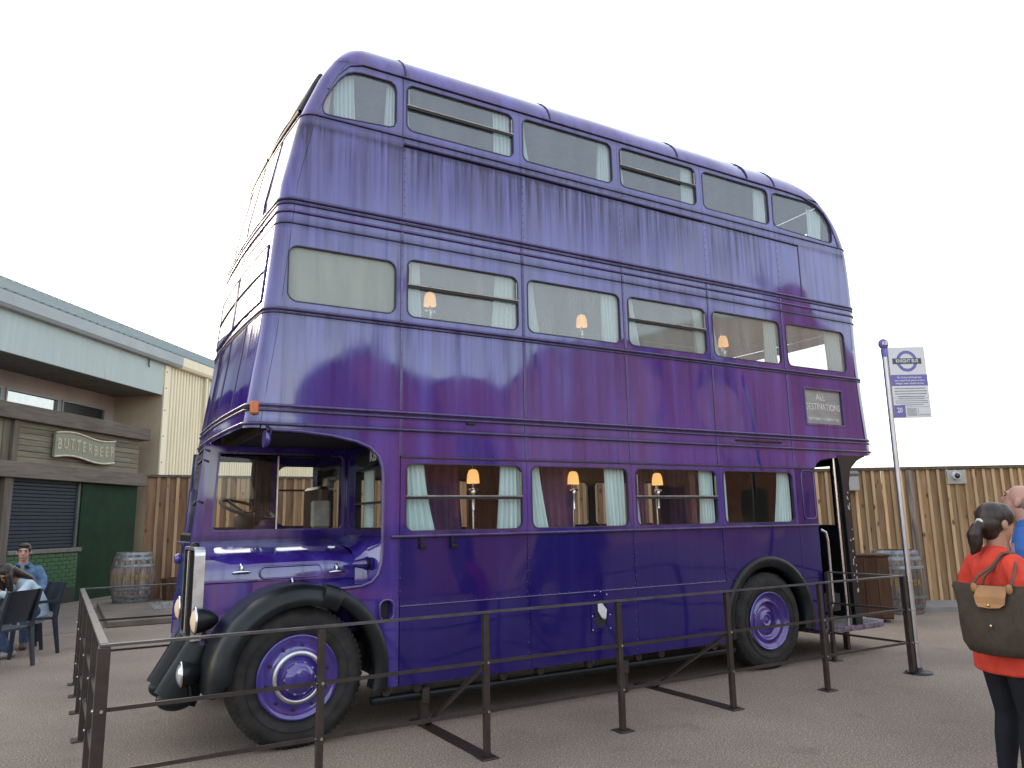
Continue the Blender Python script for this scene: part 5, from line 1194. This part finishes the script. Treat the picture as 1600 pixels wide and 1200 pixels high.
# --- bald man in blue shirt, looking up to the left
def bald():
    b = MB(); hR = head(b, (0, .05, 1.655), 0, .42, 1.04)
    chain(b, [(0, .0, 1.44, .075, .075), (0, .01, 1.52, .066, .068), (0, .03, 1.60, .066, .07)])
    chain(b, [(0, 0, .92, .17, .12), (0, .02, 1.08, .165, .13), (0, .01, 1.25, .185, .125), (0, -.01, 1.38, .20, .11), (0, 0, 1.47, .12, .085)])
    for sx in (-1, 1):
        chain(b, [(sx*.09, 0, .92, .09, .10), (sx*.10, .01, .72, .08, .09), (sx*.10, .02, .50, .058, .064), (sx*.10, 0, .38, .056, .064), (sx*.10, -.02, .22, .044, .05), (sx*.10, -.03, .09, .038, .04)])
        chain(b, [(sx*.10, -.05, .045, .038, .045), (sx*.105, .06, .04, .046, .034), (sx*.11, .18, .03, .042, .024)])
        chain(b, [(sx*.19, -.01, 1.40, .06, .06), (sx*.245, -.02, 1.28, .054, .056), (sx*.26, -.02, 1.10, .044, .046), (sx*.25, .06, .95, .038, .04), (sx*.24, .12, .83, .028, .026)])
        hand(b, (sx*.24, .13, .82), (0, .3, -1), sx, (-sx, 0, 0), 1.0, .3)
    W = blob('person', b, .008, 'skin_pink', None, 5)
    t = MB(); chain(t, [(0, 0, .86, .19, .14), (0, .01, 1.05, .185, .145), (0, .01, 1.25, .205, .14), (0, -.01, 1.40, .215, .122), (0, 0, 1.475, .125, .092)], 24)
    for sx in (-1, 1): chain(t, [(sx*.17, -.01, 1.415, .075, .075), (sx*.245, -.02, 1.30, .07, .074), (sx*.262, -.02, 1.16, .066, .068)])
    blob('shirt', t, .010, 'blue_tee', W, 5)
    l = MB(); chain(l, [(0, 0, .95, .18, .13), (0, 0, .87, .185, .135)], 20)
    for sx in (-1, 1): chain(l, [(sx*.095, 0, .88, .10, .11), (sx*.105, .01, .70, .092, .10), (sx*.105, .02, .48, .075, .08), (sx*.105, 0, .30, .068, .075), (sx*.105, -.02, .08, .06, .068)])
    blob('trousers', l, .010, 'jeans', W, 5)
    for sx in (-1, 1):
        s = MB(); chain(s, [(sx*.10, -.07, .05, .045, .05), (sx*.105, .06, .045, .053, .04), (sx*.11, .19, .033, .05, .03)]); blob('shoe', s, .008, 'shoe', W, 3)
    h = MB()
    for (c_, r_) in (((0, -.030, .012), (.0785, .082, .078)), ((0, -.055, -.03), (.062, .050, .05))): h.ball(c_, r_, 18, 12)
    h.v = [tuple(hR @ Vector(v)) for v in h.v]; blob('stubble', h, .008, 'stubble', W, 2)
    b = MB(); b.box(.10, .11, 1.17, .232, .112, 1.34); b.v = [(x, .150-.35*(x-.06)**1.2, z) for x, y, z in b.v]; 
    face(W, hR, 'hair_short'); return W
BM = bald(); finish(BM, 'bald man in blue shirt with pink print looking up at right edge', (6.90, -2.87, 0), facing(-.22, 1.0), 1.0)
b = MB(); vs = []
for k in range(7):
    for z in zrange(1.20, 1.36, 5):
        a = radians(-15+k*9); vs.append((-(.200+.012)*cos(a)*1.02, (.140+.012)*sin(a)*1.0+.0, z))
b.add(vs, [(k*6+j, k*6+j+1, (k+1)*6+j+1, (k+1)*6+j) for k in range(6) for j in range(5)], True); b.build('shirt_print', 'pink_print', BM, local=True)
# --- seated man in denim, facing the camera
def seated(kind):
    b = MB(); man = kind == 'man'
    k = 1.0 if man else .9
    hc = (0, .06, 1.275) if man else (-.02, .30, 1.035)
    hR = head(b, hc, 0.0 if man else .5, -.05 if man else -.75, 1.03 if man else .95)
    if man:
        chain(b, [(0, .0, 1.06, .07, .07), (0, .02, 1.14, .058, .06), (0, .04, 1.22, .06, .062)])
        chain(b, [(0, -.06, .52, .17, .13), (0, -.06, .70, .15, .12), (0, -.02, .90, .175, .12), (0, -.01, 1.02, .19, .10), (0, 0, 1.09, .10, .075)])
    else:
        chain(b, [(0, .10, .90, .058, .058), (0, .18, .95, .046, .048), (0, .25, .99, .048, .05)])
        chain(b, [(0, -.10, .50, .16, .12), (0, -.08, .64, .135, .11), (0, .0, .80, .15, .10), (0, .07, .90, .15, .09), (0, .11, .93, .09, .07)])
    for sx in (-1, 1):
        chain(b, [(sx*.09, -.05, .54, .085, .085), (sx*.11, .18, .55, .075, .07), (sx*.12, .38*k, .53, .058, .058), (sx*.12, .40*k, .30, .052, .055), (sx*.12, .36*k if man else .22, .10, .038, .04)])
        fy = .36*k if man else .22
        chain(b, [(sx*.12, fy-.02, .05, .038, .04), (sx*.125, fy+.09, .04, .045, .033), (sx*.13, fy+.19, .03, .04, .024)])
        if man:
            chain(b, [(sx*.18, -.01, 1.02, .055, .055), (sx*.24, .0, .90, .05, .052), (sx*.26, .06, .76, .042, .044), (sx*.20, .24, .74, .036, .036), (sx*.14, .36, .76, .026, .024)])
            hand(b, (sx*.135, .37, .765), (-sx*.5, 1, 0), sx, (0, 0, -1), 1.0, .35)
        else:
            chain(b, [(sx*.14, .07, .89, .045, .045), (sx*.19, .16, .80, .04, .042), (sx*.20, .28, .75, .036, .036), (sx*.13, .40, .82, .03, .03), (sx*.06, .43, .90, .022, .02)])
            hand(b, (sx*.055, .435, .905), (-sx*.2, .05, 1), sx, (0, -1, 0), .9, .5)
    W = blob('person', b, .008, 'skin_pink' if man else 'skin_tan', None, 4)
    t = MB()
    if man:
        chain(t, [(0, -.06, .50, .20, .16), (0, -.06, .70, .178, .145), (0, -.02, .90, .195, .142), (0, -.012, 1.02, .205, .118), (0, .0, 1.085, .12, .09)], 24)
        for sx in (-1, 1): chain(t, [(sx*.17, -.01, 1.03, .072, .072), (sx*.245, .0, .90, .066, .068), (sx*.265, .06, .76, .058, .06), (sx*.205, .24, .745, .05, .05), (sx*.165, .32, .75, .042, .042)])
        blob('jacket', t, .010, 'denim', W, 3)
        s = MB(); chain(s, [(0, .07, .60, .06, .05), (0, .095, .80, .065, .05), (0, .085, .96, .07, .05), (0, .055, 1.05, .058, .05)]); blob('tee', s, .009, 'grey_tee', W, 3)
        for sx in (-1, 1):
            cb = MB(); cb.loft([[(sx*.03, .04, 1.115), (sx*.10, .02, 1.105), (sx*.105, .07, 1.07), (sx*.05, .115, 1.04)], [(sx*.03, .055, 1.125), (sx*.105, .035, 1.115), (sx*.11, .085, 1.075), (sx*.05, .13, 1.045)]], True, True, False); cb.build('collar', 'denim', W, local=True)
        hp = MB(); hp.tube([(.085*cos(a), .05+.085*sin(a), 1.10+.01*cos(2*a)) for a in [radians(-200+k*22) for k in range(11)]][:], .008, 6)
        for sx in (-1, 1): hp.lathe([(.026, -.012), (.03, 0), (.026, .012)], 12, 'y', (sx*.055, .115, 1.075))
        hp.build('headphones', 'black', W, local=True)
    else:
        chain(t, [(0, -.11, .48, .18, .145), (0, -.085, .64, .155, .13), (0, .0, .80, .168, .12), (0, .07, .90, .165, .105), (0, .12, .935, .095, .08)], 24)
        for sx in (-1, 1): chain(t, [(sx*.13, .07, .90, .058, .058), (sx*.19, .16, .80, .055, .056), (sx*.205, .28, .745, .05, .05), (sx*.15, .38, .80, .042, .042)])
        blob('top', t, .010, 'pale_top', W, 4)
    l = MB(); fy = .36*k if man else .22
    chain(l, [(0, -.06, .56, .175, .13), (0, -.04, .50, .175, .12)], 20)
    for sx in (-1, 1): chain(l, [(sx*.09, -.05, .54, .098, .095), (sx*.11, .18, .55, .088, .082), (sx*.12, .39*k, .535, .072, .07), (sx*.12, .41*k, .30, .065, .068), (sx*.12, fy+.0, .09, .058, .06)])
    blob('jeans', l, .010, 'jeans', W, 4)
    for sx in (-1, 1):
        s = MB(); chain(s, [(sx*.12, fy-.05, .05, .045, .045), (sx*.125, fy+.09, .042, .052, .038), (sx*.13, fy+.21, .032, .048, .028)]); blob('shoe', s, .008, 'shoe' if man else 'sole', W, 3)
    h = MB()
    if man:
        for (c_, r_) in (((0, -.018, .050), (.083, .097, .080)), ((0, -.045, .01), (.081, .070, .07)), ((0, .03, .095), (.070, .055, .030)), ((-.058, -.005, .04), (.027, .055, .05)), ((.058, -.005, .04), (.027, .055, .05))): h.ball(c_, r_, 18, 12)
        h.v = [tuple(hR @ Vector(v)) for v in h.v]; blob('hair', h, .007, 'hair_short', W, 2)
    else:
        for (c_, r_) in (((0, -.022, .045), (.090, .102, .090)), ((0, -.055, -.01), (.086, .08, .09)), ((-.066, .01, .0), (.030, .06, .09)), ((.066, .01, .0), (.030, .06, .09))): h.ball(c_, r_, 18, 12)
        h.v = [tuple(hR @ Vector(v)) for v in h.v]
        chain(h, [(-.01, .24, 1.08, .075, .06), (-.03, .13, 1.02, .085, .05), (-.04, .03, .96, .085, .045), (-.05, -.05, .86, .07, .035), (-.05, -.10, .76, .03, .02)])
        chain(h, [(.07, .30, 1.02, .035, .05), (.075, .30, .92, .04, .045), (.07, .29, .82, .03, .03)]); chain(h, [(-.10, .30, 1.02, .035, .05), (-.10, .28, .92, .04, .045), (-.09, .26, .80, .03, .03)])
        blob('hair', h, .008, 'hair_brown', W, 3)
    face(W, hR, 'hair_short'); return W
finish(seated('man'), 'seated man with cropped dark hair in denim jacket facing the camera', (.42, 7.25, 0), facing(-.06, -1))
finish(seated('girl'), 'girl with long dark hair in pale blue top hunched forward on chair', (.55, 6.25, 0), facing(-.85, -.35))
